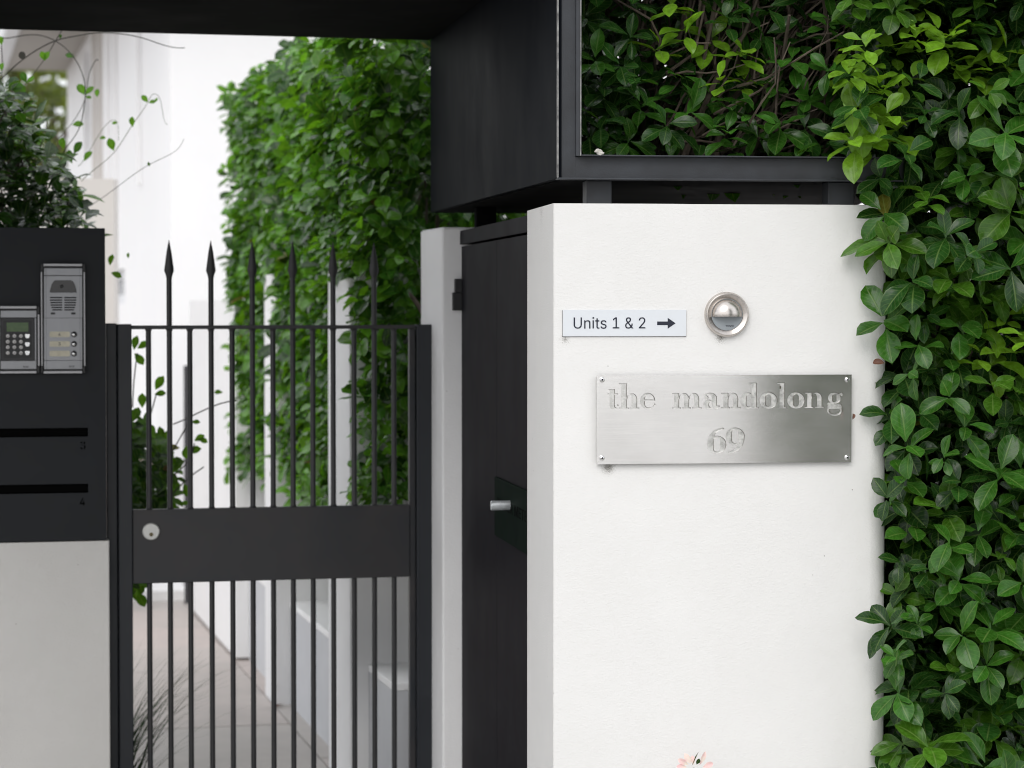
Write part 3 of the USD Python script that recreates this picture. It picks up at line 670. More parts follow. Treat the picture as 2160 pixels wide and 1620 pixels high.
for yy, ch in ((705.3, '4'), (725.5, '3'), (745.8, '')):
    np_ = obj('name_plate', slab(padshape(104.3, 147.5, yy - 5.8, yy + 5.8, F, .004), F - .0005, F + .002), 'cream_card', btn)
    if ch:
        t_ = letters(ch, .0092, 500); bb = t_.bounds; xx, zz = L(123, yy + 3.2, F)
        obj('number', slab(affinity.translate(t_, xx - bb[0], zz), F - .0009, F), 'sign_ink', np_)
    bx_, bz_ = L(156.3, yy, F)
    rg = obj('button_ring', lathe([(0, .001), (.0086, .001), (.0090, 0), (0, 0)][::-1], (bx_, F, bz_), 28), 'black_plastic', btn, smooth=35)
    obj('push_button', lathe([(0, .0045), (.003, .004), (.0058, .0022), (.0066, .0008), (0, .0008)][::-1], (bx_, F, bz_), 28), 'chrome', rg, smooth=50)
obj('bottom_cap', pad(92.8, 173.5, 760.6, 778.5, F, -.014), 'aluminium', ic)
maker_mark(ic, 146, 775, 11.5)
for a in (97.2, 168.3):
    obj('trim_groove', pad(a, a + .8, 566, 778, F - .00035, F + .001, 0), 'grey_plastic', ic)

kp = thing('keypad', 'aluminium entry keypad with a green display and round keys', 'keypad', LB, (LB.x(38), 0, LB.z(38, 788)))
housing(kp, -6, 84, 645, 788)
obj('top_cap', pad(1, 77, 655, 669.8, F, -.014), 'aluminium', kp)
kf = obj('key_module', pad(.9, 73, 670.6, 760.5, F + .001, -.014), 'grey_plastic', kp)
obj('module_side', pad(73.2, 77, 670.6, 760.5, F, -.014), 'aluminium', kp)
obj('module_side', pad(-4, .7, 670.6, 760.5, F, -.014), 'aluminium', kp)
obj('bottom_cap', pad(1, 77, 761.2, 778.5, F, -.014), 'aluminium', kp)
ks = padshape(7, 66, 676, 755, F + .0005, .004)
obj('key_field', slab(ks, F - .0004, F + .002), 'black_plastic', kf)
obj('display', slab(padshape(14, 59.6, 680.5, 699.5, F, .0008), F - .0012, F), 'lcd_green', kf)
for r_ in range(4):
    for c_ in range(3):
        a, z_ = L(16.4 + 13.9 * c_, 708.8 + 11.9 * r_, F)
        k_ = obj('key', lathe([(0, .003), (.0052, .0026), (.0062, .001), (.0062, 0), (0, 0)][::-1], (a, F - .0003, z_), 20), 'key_metal', kf, smooth=40)
        t_ = letters('123456789*0#'[r_ * 3 + c_], .0045, 500); bb = t_.bounds
        obj('number', slab(affinity.translate(t_, a - (bb[0] + bb[2]) / 2, z_ - (bb[1] + bb[3]) / 2), F - .0038, F - .0029), 'black_plastic', k_)
for yy in (709, 726.5, 744.5):
    a, z_ = L(57.6, yy, F)
    obj('function_key', slab(affinity.translate(rounded(Polygon([(-.0068, .006), (.0068, .006), (.0068, .001), (.004, -.006), (-.004, -.006), (-.0068, .001)]), .002), a, z_), F - .0032, F), 'chrome', kf)
maker_mark(kp, 49, 775.5, 12)

# ---------------------------------------------------------------- path side: pillars, low walls, back wall, long wall
def sx_at(px, Y): return SIDE.local(at(px, 900, Y))[0]
def pillar(Y0, pxb, py_top, label):
    x_front = sx_at_line(Y0)
    t = thing('path_pillar', label, 'pillar', SIDE, (x_front, 0, 0), group=None)
    return t, x_front
def sx_at_line(Y): return -(Y - W0[1]) / PATHDIR[1]
P = [(8.39, .46, 1.816, 'first white pillar along the path, nearest the gate'), (10.2, .30, 1.79, 'second white pillar along the path, half hidden by hedge leaves')]
for Y0, ln, zt_, lab in P:
    x_f = sx_at_line(Y0)
    t = thing('path_pillar', lab, 'pillar', SIDE, (x_f, 0, 0))
    obj('shaft', plan(rounded(sbox(x_f - ln, 0, x_f, .42), .008, 3), -.03, zt_), 'pillar_render', t, smooth=25)
xq = [sx_at_line(7.95), sx_at_line(8.39), sx_at_line(8.39) - .46, sx_at_line(10.2), sx_at_line(10.2) - .30, sx_at_line(11.5)]
LOWZ = .432
lowl = ['low white wall with a broad ledge just behind the gate', 'low white wall between the first and second path pillars', 'low white wall between the second path pillar and the tall wall']
for k in range(3):
    b0_, a0_ = xq[2 * k], xq[2 * k + 1]
    t = thing('low_wall', lowl[k], 'wall', SIDE, (b0_, .065, 0))
    obj('wall_body', bx(a0_ + .002, b0_ - .002, .065, .44, -.03, LOWZ - .025), 'grey_paint', t)
    obj('ledge', bx(a0_ + .002, b0_ - .002, .0635, .44, LOWZ - .0245, LOWZ, .002), 'ledge_white', t)
bw = thing('back_wall', 'grey rendered wall with narrow dark slots behind the ledges', 'wall', SIDE, (0, .45, 0))
bwpoly = sbox(sx_at_line(11.4), -.03, sx_at_line(7.3), .86)
slots_b = [sbox(a, .52, a + .10, .82) for a in (sx_at_line(8.2), sx_at_line(9.15), sx_at_line(10.9))]
for s_ in slots_b: bwpoly = bwpoly.difference(s_)
obj('wall_body', slab(bwpoly, .45, .56), 'grey_render', bw)
for s_ in slots_b:
    q = s_.bounds
    obj('slot', bx(q[0] + .001, q[2] - .001, .52, .55, q[1], q[3]), 'dark_inside', bw)
tw = thing('tall_wall', 'tall plain white wall at the far end of the path', 'wall', SIDE, (sx_at_line(11.5), 0, 0))
obj('wall_body', plan(rounded(sbox(sx_at_line(13.45), 0.0, sx_at_line(11.5), .5), .006, 3), .012, 1.69), 'pillar_render', tw, smooth=25)
obj('base_gap', bx(sx_at_line(13.45), sx_at_line(11.5) - .004, .012, .48, -.03, .0119), 'mortar', tw)

# tap on the low wall
tp0 = SIDE.local(at(850, 1590, 8.02))
tp = thing('wall_tap', 'white plastic tap end on the low wall by the gate', 'tap', SIDE, tuple(tp0))
obj('spout', lathe([(0, 0), (.016, 0), (.019, .006), (.019, .04), (.0, .04)], tuple(tp0 + np.array([0, .02, 0])), 24), 'sign_white', tp, smooth=35)
obj('spigot', lathe([(0, 0), (.011, 0), (.011, .06), (0, .06)], tuple(tp0 + np.array([-.005, .05, -.025])), 16), 'aluminium', tp, smooth=35)
obj('riser', tube([tp0 + np.array([-.005, .045, -.02]), tp0 + np.array([-.005, .05, -.45])], .009, 8), 'pipe_grey', tp)

# downpipe, step and brown wall at the far end
dpc = at(394, 900, 13.75)
dp = thing('downpipe', 'thin dark upright pipe at the end of the tall wall', 'pipe', WORLD, (dpc[0], dpc[1], 0))
obj('pipe', tube([[dpc[0], dpc[1], -.03], [dpc[0], dpc[1], at(394, 771, 13.75)[2]]], .017, 10), 'pipe_grey', dp, smooth=40)
HS = Frame(at(362, 900, 15.0)[:2], 13.4)
st = thing('step', 'pale step across the end of the path', 'step', HS, (-1.0, -1.2, 0))
obj('tread', bx(-2.6, -.02, -1.15, -.01, -.05, .06, .004), 'ledge_white', st)
bwl = thing('brown_wall', 'low brown wall beyond the end of the path', 'wall', HS, (-1.1, -.1, 0))
obj('wall_body', bx(-2.4, HS.x(318, -.08), -.3, -.08, .0, .75), 'brown_wall', bwl)

# white house
hs = thing('house', 'white rendered house with a projecting eave behind the path', 'house', HS, (0, 0, 0))
SF = Frame(at(362, 900, 15.0)[:2], 13.4 - 90)          # its long left face
obj('end_wall', bx(0, 5.5, 0, .25, -.1, 5.2), 'house_white', hs)
def insf(m):
    """from the long face's axes to the house's"""
    v = np.array(m.vertices); return trimesh.Trimesh(np.stack([v[:, 1], -v[:, 0], v[:, 2]], 1), m.faces, process=False)
side = sbox(-11, -.1, -.2505, 4.12)
wins = []
for (pa, pb_, ya, yb_) in ((176, 191, 110, 330), (226.5, 240, 497, 560), (226.5, 263, 573, 640)):
    a, z1_ = SF.hit(pa, ya); b_, _ = SF.hit(pb_, ya); _, z0_ = SF.hit(pb_, yb_)
    wins.append(sbox(a, max(z0_, .5), b_, z1_))
for w_ in wins: side = side.difference(w_)
obj('side_wall', insf(slab(side, 0, .25)), 'house_white', hs)
for w_ in wins:
    q = w_.bounds
    fw = obj('window', insf(slab(w_.difference(w_.buffer(-.07, join_style=2)), .06, .12)), 'gutter_white', hs)
    obj('pane', insf(slab(w_.buffer(-.069, join_style=2), .08, .09)), 'window_dark', fw)
for pxm in (203, 215, 232, 247, 297):
    a, _ = SF.hit(pxm, 200)
    obj('wall_batten', insf(bx(a - .05, a + .05, -.035, -.001, 1.4 if pxm < 240 else 2.5, 4.1)), 'panel_beige' if pxm in (203, 215) else 'house_white', hs)
obj('eave', insf(bx(-11.2, .6, -.62, .3, 4.13, 4.25)), 'eave_grey', hs)
obj('gutter', insf(bx(-11.3, .7, -.76, -.625, 4.08, 4.27, .02)), 'gutter_white', hs)
obj('roof', insf(trimesh.convex.convex_hull([[-11.2, -.6, 4.27], [.6, -.6, 4.27], [-11.2, 5.5, 4.27], [.6, 5.5, 4.27], [-8, 2.4, 5.6], [-2, 2.4, 5.6]])), 'pipe_grey', hs)
bp = thing('beige_panel', 'pale beige garden wall in front of the house, blurred', 'wall', WORLD, tuple(at(200, 900, 13.2)[:2]) + (0,))
pa, pb_ = at(150, 377, 13.2), at(240, 480, 13.2)
BP = Frame(pb_[:2], 13.4)
base_bp = bp
obj('wall_body', bx(pb_[0] - .9, pb_[0], 13.2, 13.35, 0, pa[2]), 'panel_beige', bp)

# ---------------------------------------------------------------- leaves
def build_leaves(Ls, nseg=7, half_n=2):
    """Ls: rows (pos3, axis3, normal3, length, width, curl, fold, tone3). Returns vertices, faces, uv, tone."""
    Ls = np.asarray(Ls, float)
    n = len(Ls)
    p, a, nn_ = Ls[:, 0:3], Ls[:, 3:6], Ls[:, 6:9]
    Ln, Wd, curl, fold, tone = Ls[:, 9], Ls[:, 10], Ls[:, 11], Ls[:, 12], Ls[:, 13:16]
    a = a / np.linalg.norm(a, axis=1, keepdims=True)
    nn_ = nn_ - a * (a * nn_).sum(1, keepdims=True); nn_ /= np.linalg.norm(nn_, axis=1, keepdims=True) + 1e-9
    b = np.cross(nn_, a)
    t = np.linspace(0, 1, nseg + 1)
    tt = np.clip((t - .06) / .94, 0, 1)
    wid = np.maximum(np.sin(math.pi * tt ** 1.12), 0) ** .72
    wid = np.where(t < .06, 0, wid); wid[0] = .05; wid = np.maximum(wid, np.where(t < .5, .05, 0.0))
    ang = curl[:, None] * t[None] ** 1.2
    dx_ = np.cos(ang); dz_ = -np.sin(ang)
    X = np.concatenate([np.zeros((n, 1)), np.cumsum((dx_[:, 1:] + dx_[:, :-1]) / 2, 1) / nseg], 1) * Ln[:, None]
    Z = np.concatenate([np.zeros((n, 1)), np.cumsum((dz_[:, 1:] + dz_[:, :-1]) / 2, 1) / nseg], 1) * Ln[:, None]
    us_ = np.linspace(-1, 1, 2 * half_n + 1)
    w_ = wid[None, :, None] * Wd[:, None, None] * .5
    Y = us_[None, None] * w_
    wave = .05 * np.sin(t[None, :, None] * 9 + Ln[:, None, None] * 900) * np.abs(us_)[None, None] * w_ * 2
    lift = fold[:, None, None] * np.abs(us_)[None, None] * w_ - .25 * fold[:, None, None] * us_[None, None] ** 2 * w_ + wave
    nx, nz = -(-np.sin(ang)), np.cos(ang)
    lx_ = X[:, :, None] + lift * nx[:, :, None]; lz_ = Z[:, :, None] + lift * nz[:, :, None]
    V = p[:, None, None] + a[:, None, None] * lx_[..., None] + b[:, None, None] * Y[..., None] + nn_[:, None, None] * lz_[..., None]
    m_ = len(us_); k = (nseg + 1) * m_
    f = []
    for i in range(nseg):
        for j in range(m_ - 1):
            q = i * m_ + j
            f += [[q, q + m_, q + 1], [q + 1, q + m_, q + m_ + 1]]
    f = np.array(f)
    Fc = (f[None] + (np.arange(n) * k)[:, None, None]).reshape(-1, 3)
    uv = np.stack(np.broadcast_arrays(us_[None, None, :], t[None, :, None] + 0 * us_[None, None, :]), -1)
    uv = np.broadcast_to(uv, (n, nseg + 1, m_, 2)).reshape(-1, 2)
    tn = np.repeat(tone, k, 0)
    return V.reshape(-1, 3), Fc, uv, tn

def unit(v): v = np.asarray(v, float); return v / (np.linalg.norm(v) + 1e-12)
def shoot(out, p, d, L_, tone, r, n=6, young=0., wr=.52, gravity=.35):
    """a rosette of n leaves round a shoot tip p that grows along d"""
    d = unit(d); s1 = unit(np.cross(d, [.31, .2, .9])); s2 = np.cross(d, s1)
    ph = r.uniform(0, 6.28)
    for i in range(n):
        ph += 2.4 + r.normal(0, .25)
        f_ = i / max(n - 1, 1)
        th = math.radians(82 - 50 * f_ * (.6 + .6 * young)) + r.normal(0, .16)
        rad = s1 * math.cos(ph) + s2 * math.sin(ph)
        ax = unit(d * math.cos(th) + rad * math.sin(th) - np.array([0, 0, gravity * (1 - .6 * young) * r.uniform(.3, 1.2)]))
        nm = unit(d * math.sin(th) - rad * math.cos(th) + np.array([0, 0, .8]) + r.normal(0, .28, 3))
        ln = L_ * r.uniform(.68, 1.12) * (1 - .42 * f_ * young)
        tn = np.array(tone) * r.uniform(.72, 1.3)
        tn = tn * (1 - .45 * young * (1 - f_)) if young else tn
        if r.random() < .0018: tn = np.array([.11, .11, .015]) if r.random() < .6 else np.array([.07, .045, .02])
        out.append(np.r_[p - d * (.035 * (1 - f_)) + rad * .003, ax, nm, ln, ln * wr * r.uniform(.85, 1.12), r.uniform(.15, .75), r.uniform(.15, .6), tn])

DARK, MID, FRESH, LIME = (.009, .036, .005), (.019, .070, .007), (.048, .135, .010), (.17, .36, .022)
def in_view(P_, m=0):
    """photograph pixels of world points"""
    c, s_ = math.cos(PITCH), math.sin(PITCH)
    q = np.asarray(P_) - np.array([0, 0, EYE])
    f_ = q[:, 1] * c - q[:, 2] * s_; u_ = q[:, 1] * s_ + q[:, 2] * c
    return 1080 + FPX * q[:, 0] / f_, 810 - FPX * u_ / f_

def plant(t, Ls, n_single, leaf='hedge_leaf', far_seg=(4, 1), near_seg=(8, 2), pick=None):
    """the leaves that show largest (in view, nearest) become parts of their own, the others one part"""
    Ls = np.asarray(Ls)
    c = Ls[:, :3] + Ls[:, 3:6] * Ls[:, 9:10] * .5
    px, py = in_view(c)
    ok = (px > -30) & (px < 2190) & (py > -30) & (py < 1650)
    if pick is not None: ok &= pick(px, py)
    score = np.where(ok, c[:, 1] - 1.5 * Ls[:, 9], 1e6)
    order = np.argsort(score)
    single = [i for i in order[:n_single] if ok[i]]
    rest = np.setdiff1d(np.arange(len(Ls)), single)
    V, F_, UV, T = build_leaves(Ls[single], *near_seg)
    k = len(V) // max(len(single), 1); kf_ = len(F_) // max(len(single), 1)
    for i in range(len(single)):
        obj('leaf', trimesh.Trimesh(V[i * k:(i + 1) * k], F_[:kf_], process=False), leaf, t, smooth=True, uv=UV[:k], tone=T[i * k:(i + 1) * k])
    if len(rest):
        V, F_, UV, T = build_leaves(Ls[rest], *far_seg)
        obj('foliage', trimesh.Trimesh(V, F_, process=False), leaf, t, smooth=True, uv=UV, tone=T, kind='stuff')

def twigs(r, starts, dirs, length, rad, n=5, wob=.25):
    ms = []
    for s_, d_ in zip(starts, dirs):
        l_ = length * r.uniform(.6, 1.3); d_ = unit(d_)
        pts = [np.array(s_)]
        for k in range(4):
            pts.append(pts[-1] + d_ * l_ / 4); d_ = unit(d_ + r.normal(0, wob, 3))
        ms.append(tube(pts, np.linspace(rad, rad * .45, 5) * r.uniform(.6, 1.4), n))
    return cat_(ms)

# the big hedge right of the white wall
r = np.random.default_rng(11)
hedge = thing('hedge', 'tall glossy green hedge beside and overlapping the white wall', 'hedge', WALL, (xr + .2, .2, 0))
HL = []
lime_spots = [((1450, 60), 65), ((1530, 130), 60), ((1400, 90), 45), ((1850, 150), 65), ((1890, 215), 55), ((1960, 80), 75), ((1840, 290), 60), ((2090, 110), 45), ((2110, 700), 55), ((1820, 130), 50)]
def lime_of(px, py): return max([max(0, 1 - ((px - c[0]) ** 2 + (py - c[1]) ** 2) ** .5 / (1.3 * rad)) for c, rad in lime_spots])
left_edge = lambda z: xr - .022 + .035 * math.sin(z * 7.3 + 1.0) + .02 * math.sin(z * 17)
def edge_px(py):
    return float(np.interp(py, [0, 300, 330, 400, 430, 520, 560, 620, 660, 700, 760, 830, 930, 1020, 1080, 1150, 1230, 1290, 1350, 1400, 1450, 1560, 1620], [1790, 1790, 1800, 1850, 1860, 1840, 1850, 1890, 1860, 1880, 1880, 1890, 1860, 1880, 1860, 1890, 1890, 1890, 1850, 1860, 1890, 1880, 1850]))
cells = 0
def scatter(n_tries, min_d, depth, yrange, store):
    got = []
    for _ in range(n_tries):
        py = r.uniform(-190, 1760); px = r.uniform(1780, 2330)
        if px < edge_px(py) + (-6 if depth == 0 else 8): continue
        if any((px - a) ** 2 + (py - b_) ** 2 < min_d ** 2 for a, b_ in got): continue
        got.append((px, py))
    return got
for layer, (mind, y_lo, y_hi, Lm, n_l) in enumerate([(62, -.20, -.02, .088, 5), (54, -.07, .06, .088, 6), (46, .05, .18, .092, 6), (44, .17, .33, .095, 6), (46, .3, .5, .10, 6), (42, .5, .75, .115, 7), (42, .75, 1.05, .125, 7)]):
    for px, py in scatter(3200, mind, layer, 0, None):
        y_ = r.uniform(y_lo, y_hi)
        x_, z_ = WALL.hit(px, py, y_)
        edge = px - edge_px(py) < 60
        d_ = np.array([(-.85 if edge else r.normal(0, .55)), -1.0 + .2 * layer, r.uniform(.1, 1.7)])
        if layer >= 3 and x_ < xr + .10 and y_ < .47: x_ = xr + r.uniform(.06, .16)
        lm = lime_of(px, py)
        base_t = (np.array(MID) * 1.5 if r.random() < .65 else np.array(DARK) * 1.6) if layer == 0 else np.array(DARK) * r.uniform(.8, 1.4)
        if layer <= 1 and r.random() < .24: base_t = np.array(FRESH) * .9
        yg = 0.
        if lm > .15 and layer <= 1: base_t = np.array(LIME) * (.6 + .5 * lm); yg = .55 * lm; d_[2] += .5
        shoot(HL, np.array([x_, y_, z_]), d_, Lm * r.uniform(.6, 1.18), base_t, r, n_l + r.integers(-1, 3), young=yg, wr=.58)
HLa = np.array(HL)
def to_world(Ls, fr):
    Ls = np.array(Ls, float)
    Ls[:, 0:3] = Ls[:, 0:3] @ fr.R.T + fr.o
    Ls[:, 3:6] = Ls[:, 3:6] @ fr.R.T; Ls[:, 6:9] = Ls[:, 6:9] @ fr.R.T
    return Ls
def to_local(Ls, fr):
    Ls = np.array(Ls, float)
    Ls[:, 0:3] = (Ls[:, 0:3] - fr.o) @ fr.R; Ls[:, 3:6] = Ls[:, 3:6] @ fr.R; Ls[:, 6:9] = Ls[:, 6:9] @ fr.R
    return Ls
def plant_in(t, Ls, n_single, fr, **kw):
    """Ls in frame axes; choose in world axes"""
    Ls = np.array(Ls); W_ = to_world(Ls, fr)
    c = W_[:, :3] + W_[:, 3:6] * W_[:, 9:10] * .5
    px, py = in_view(c)
    ok = (px > -20) & (px < 2180) & (py > -20) & (py < 1640)
    score = np.where(ok, c[:, 1] - 1.5 * W_[:, 9], 1e6)
    order = np.argsort(score); single = [i for i in order[:n_single] if ok[i]]
    rest = np.setdiff1d(np.arange(len(Ls)), single)
    near = kw.get('near_seg', (8, 2)); far = kw.get('far_seg', (5, 1)); leaf = kw.get('leaf', 'hedge_leaf')
    V, F_, UV, T = build_leaves(Ls[single], *near)
    k = len(V) // len(single); kf_ = len(F_) // len(single)
    for i in range(len(single)):
        obj('leaf', trimesh.Trimesh(V[i * k:(i + 1) * k], F_[:kf_], process=False), leaf, t, smooth=True, uv=UV[:k], tone=T[i * k:(i + 1) * k])
    V, F_, UV, T = build_leaves(Ls[rest], *far)
    obj('foliage', trimesh.Trimesh(V, F_, process=False), leaf, t, smooth=True, uv=UV, tone=T, kind='stuff')
for _ in range(200):                       # close behind the end of the wall
    p_ = np.array([r.uniform(xr + .035, xr + .13), r.uniform(.12, .5), r.uniform(.1, 2.3)])
    shoot(HL, p_, [r.normal(.4, .3), -.6, .4], .075, np.array(DARK), r, 6, wr=.6)
for _ in range(420):                       # the part above the picture
    p_ = np.array([r.uniform(xr - .05, xr + .7), r.uniform(-.1, .55), r.uniform(2.5, 3.1)])
    shoot(HL, p_, [r.normal(0, .4), -.7, .6], .1, np.array(MID), r, 6, wr=.6)
plant_in(hedge, HL, 300, WALL, far_seg=(6, 1))
st_ = [[r.uniform(xr + .14, xr + .6), r.uniform(.15, .45), r.uniform(-.05, 2.2)] for _ in range(150)]
obj('branches', twigs(r, st_, [[abs(r.normal(0, .4)), -.4, .8] for _ in st_], .3, .006), 'bark', hedge, smooth=40, kind='stuff')
obj('trunk', [tube([[xr + .1 + .16 * k, .32, -.1], [xr + .12 + .15 * k, .34, .8], [xr + .08 + .17 * k, .31, 1.7], [xr + .1 + .16 * k, .33, 2.6]], [.022, .02, .017, .012], 8) for k in range(4)], 'bark', hedge, smooth=40)

# hedge growing in the planter
r = np.random.default_rng(23)
ph_ = thing('planter_hedge', 'dark leafy hedge with bare brown twigs growing inside the steel planter', 'hedge', WALL, (xi + .3, .45, zb + .02))
PL_ = []
plx_ = lambda y_: (K[0] - xl) / (K[1] - yf) * (y_ - yf) + xl
def cover(px, py):
    """how leafy the photograph shows it"""
    c = .5
    if px < 1340: c = .26
    if px < 1400 and py > 230: c = .12
    if 1280 < px < 1400 and py < 90: c = .08
    if 1395 < px < 1560 and py < 210: c = 1.
    if px > 1400: c = 1.
    return c
for layer, (mind, y_lo, y_hi, Lm) in enumerate([(50, .22, .36, .078), (48, .36, .52, .080), (46, .50, .70, .085), (44, .70, 1.0, .09)]):
    got = []
    for _ in range(2600):
        px, py = r.uniform(1160, 2000), r.uniform(-240, 360)
        if r.random() > cover(px, py) * (1 if layer < 2 else .7): continue
        if any((px - a) ** 2 + (py - b_) ** 2 < mind ** 2 for a, b_ in got): continue
        got.append((px, py))
        y_ = r.uniform(y_lo, y_hi)
        x_, z_ = WALL.hit(px, py, y_)
        if x_ < (K[0] - xl) / (K[1] - yf) * (y_ - yf) + xl + .13 or z_ < zb + .07: continue
        lm = lime_of(px, py)
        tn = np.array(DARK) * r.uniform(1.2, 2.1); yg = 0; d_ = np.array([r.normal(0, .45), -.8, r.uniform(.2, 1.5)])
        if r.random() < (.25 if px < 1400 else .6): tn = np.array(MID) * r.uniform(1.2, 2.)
        if lm > .15 and layer == 0: tn = np.array(LIME) * (.8 + .5 * lm); yg = .5 * lm; d_[2] += .4
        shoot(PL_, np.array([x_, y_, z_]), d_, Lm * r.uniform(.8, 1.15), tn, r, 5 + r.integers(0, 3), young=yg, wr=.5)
for q_ in range(700):                      # the part above the picture, and the depth of the hedge
    y_ = r.uniform(.1, 1.3); x_ = r.uniform(plx_(y_) + .15, xe + .3)
    z_ = r.uniform(2.62, 3.1) if q_ % 2 else zb + r.uniform(.14, .9)
    if q_ % 2 == 0 and y_ < 1.05: continue
    shoot(PL_, np.array([x_, y_, z_]), [r.normal(0, .4), -.5, .7], .095, np.array(DARK), r, 6, wr=.6)
plant_in(ph_, PL_, 280, WALL, far_seg=(5, 1))
def inside_planter(x0_, x1_, y0_, y1_, z0_, z1_, n_, m_=.12):
    o_ = []
    while len(o_) < n_:
        y_ = r.uniform(y0_, y1_); x_ = r.uniform(x0_, x1_)
        if x_ > plx_(y_) + m_: o_.append([x_, y_, zb + r.uniform(z0_, z1_)])
    return o_
st_ = inside_planter(xl - .3, xe, .40, .95, .03, .03, 150, .32)
obj('stems', twigs(r, st_, [[abs(r.normal(.1, .3)), r.normal(0, .2), 1] for _ in st_], .75, .007, wob=.2), 'bark', ph_, smooth=40, kind='stuff')
st_ = inside_planter(xl - .3, xe, .34, 1.0, .08, .65, 620, .30)
obj('twigs', twigs(r, st_, [[abs(r.normal(0, .7)), r.normal(-.1, .4), r.uniform(.1, 1)] for _ in st_], .26, .0032, 4), 'dry_twig', ph_, smooth=40, kind='stuff')
simple('dry_litter', (.13, .085, .055), (.06, .04, .03), .8, scale=30.)
dl_ = []
for p_ in inside_planter(xl - .3, xe, .85, 1.25, .10, .8, 900):
    p_ = np.array(p_)
    dl_.append(np.r_[p_, r.normal(0, 1, 3), r.normal(0, 1, 3), .075, .035, .5, .5, (.09, .06, .04)])
V, F_, UV, T = build_leaves(dl_, 3, 1)
obj('dry_leaves', trimesh.Trimesh(V, F_, process=False), 'dry_litter', ph_, smooth=True, kind='stuff')

# clipped hedge along the path, behind the gate
r = np.random.default_rng(31)
HTOP = 2.69
path_hedge = thing('hedge', 'clipped green hedge along the right side of the path behind the gate', 'hedge', SIDE, (sx_at_line(9.8), .3, .8))
BH = []
x_far, x_near = sx_at_line(11.75), sx_at_line(8.1)
def tone_b():
    q = r.random()
    return 1.2 * np.array(FRESH) * r.uniform(.9, 1.5) if q < .5 else (np.array(MID) * r.uniform(.9, 1.6) if q < .85 else np.array(DARK) * 1.3)
n_s = 1900
for k in range(n_s):
    x_ = r.uniform(x_far, x_near); z_ = r.uniform(.80, HTOP)
    bulge = .012 * math.sin(x_ * 5) + .012 * math.sin(z_ * 6 + x_ * 2)
    low = z_ < 1.84
    y_ = (-.01 if low else -.03) + bulge + abs(r.normal(0, .07)) 
    if low:
        for Yp, ln, zt_, _l in P:
            xf_ = sx_at_line(Yp)
            if xf_ - ln - .02 < x_ < xf_ + .02 and z_ < zt_ - .03: y_ = .43 + abs(r.normal(0, .05))
    top = max(0, (z_ - (HTOP - .12)) / .12)
    if top > 0: y_ += .10 * top ** 2
    far_d = x_ - x_far
    if far_d < .12: y_ += r.uniform(0, .1)
    if z_ < .92: continue
    if z_ < 1.0 and x_ > sx_at_line(8.36): continue
    d_ = np.array([r.normal(.15, .45), -1.0, r.uniform(.2, 1.7) + 1.2 * top])
    shoot(BH, np.array([x_, y_, z_]), d_, .080 * r.uniform(.7, 1.15), tone_b(), r, 5 + r.integers(0, 2), wr=.63, gravity=.18)
for k in range(420):                       # far end and top
    if k % 2: p_, d_ = [x_far + abs(r.normal(0, .05)), r.uniform(0, .6), r.uniform(.72, HTOP)], [-1., r.normal(0, .4), r.uniform(.1, .8)]
    else: p_, d_ = [r.uniform(x_far, x_near), r.uniform(.05, .7), HTOP + r.normal(0, .02)], [r.normal(0, .4), r.normal(-.3, .4), 1.]
    shoot(BH, np.array(p_), d_, .07 * r.uniform(.75, 1.1), tone_b() * 1.15, r, 5, wr=.56)
for k in range(800):                       # faces that look towards the gate, between and beside the pillars
    xx = r.choice([sx_at_line(8.0), sx_at_line(8.0), sx_at_line(8.95), sx_at_line(10.6)])
    p_ = [(xx + r.normal(0, .14)) if xx < sx_at_line(8.5) else sx_at_line(8.14) + min(r.normal(0, .06), .05), r.uniform(.05, .85), r.uniform(.98, HTOP + .1)]
    if xx > sx_at_line(8.5) and p_[2] < 1.0: continue
    shoot(BH, np.array(p_), [1., r.normal(-.4, .4), r.uniform(.1, .7)], .082 * r.uniform(.8, 1.1), tone_b() * .95, r, 5, wr=.62, gravity=.18)
for k in range(330):                       # sprays that hang over the front faces of the pillars
    Yp, ln, zt_, _l = P[k % 2]
    xf_ = sx_at_line(Yp)
    z_ = r.uniform(.95, zt_ + .1); y_ = r.uniform(.13, .52)
    if r.random() > .25 + 1.6 * (y_ - .13) / .4: continue
    shoot(BH, np.array([xf_ + r.uniform(.03, .22), y_, z_]), [1., r.normal(-.5, .4), r.uniform(.1, .8)], .07 * r.uniform(.75, 1.1), tone_b(), r, 5, wr=.56)
for k in range(160):                       # thick where it meets the planter
    p_ = SIDE.local(np.array([0., r.uniform(8.2, 9.0), 0.])); p_ = np.array([p_[0] * 0 + sx_at_line(r.uniform(8.1, 8.9)), r.uniform(.15, .95), r.uniform(2.1, 2.85)])
    shoot(BH, p_, [.8, r.normal(-.4, .4), r.uniform(.1, .7)], .08 * r.uniform(.8, 1.1), tone_b() * .9, r, 6, wr=.58)
for k in range(1700):                      # the inside
    p_ = [r.uniform(x_far, x_near), r.uniform(.3, 1.1), r.uniform(.95, HTOP - .05)]
    for Yp, ln, zt_, _l in P:
        xf_ = sx_at_line(Yp)
        if xf_ - ln - .05 < p_[0] < xf_ + .05 and p_[2] < zt_: p_[1] = r.uniform(.48, .8)
    shoot(BH, np.array(p_), [r.normal(0, .6), -1, .3], .08, np.array(DARK), r, 5, wr=.6)
plant_in(path_hedge, BH, 300, SIDE, far_seg=(4, 1), near_seg=(6, 1), leaf='glossy_leaf')
st_ = [[r.uniform(x_far + .15, x_near), r.uniform(.2, .6), r.uniform(.6, 2.2)] for _ in range(200)]
obj('branches', twigs(r, st_, [[r.normal(0, .3), abs(r.normal(0, .2)), .9] for _ in st_], .4, .008, wob=.12), 'bark', path_hedge, smooth=40, kind='stuff')
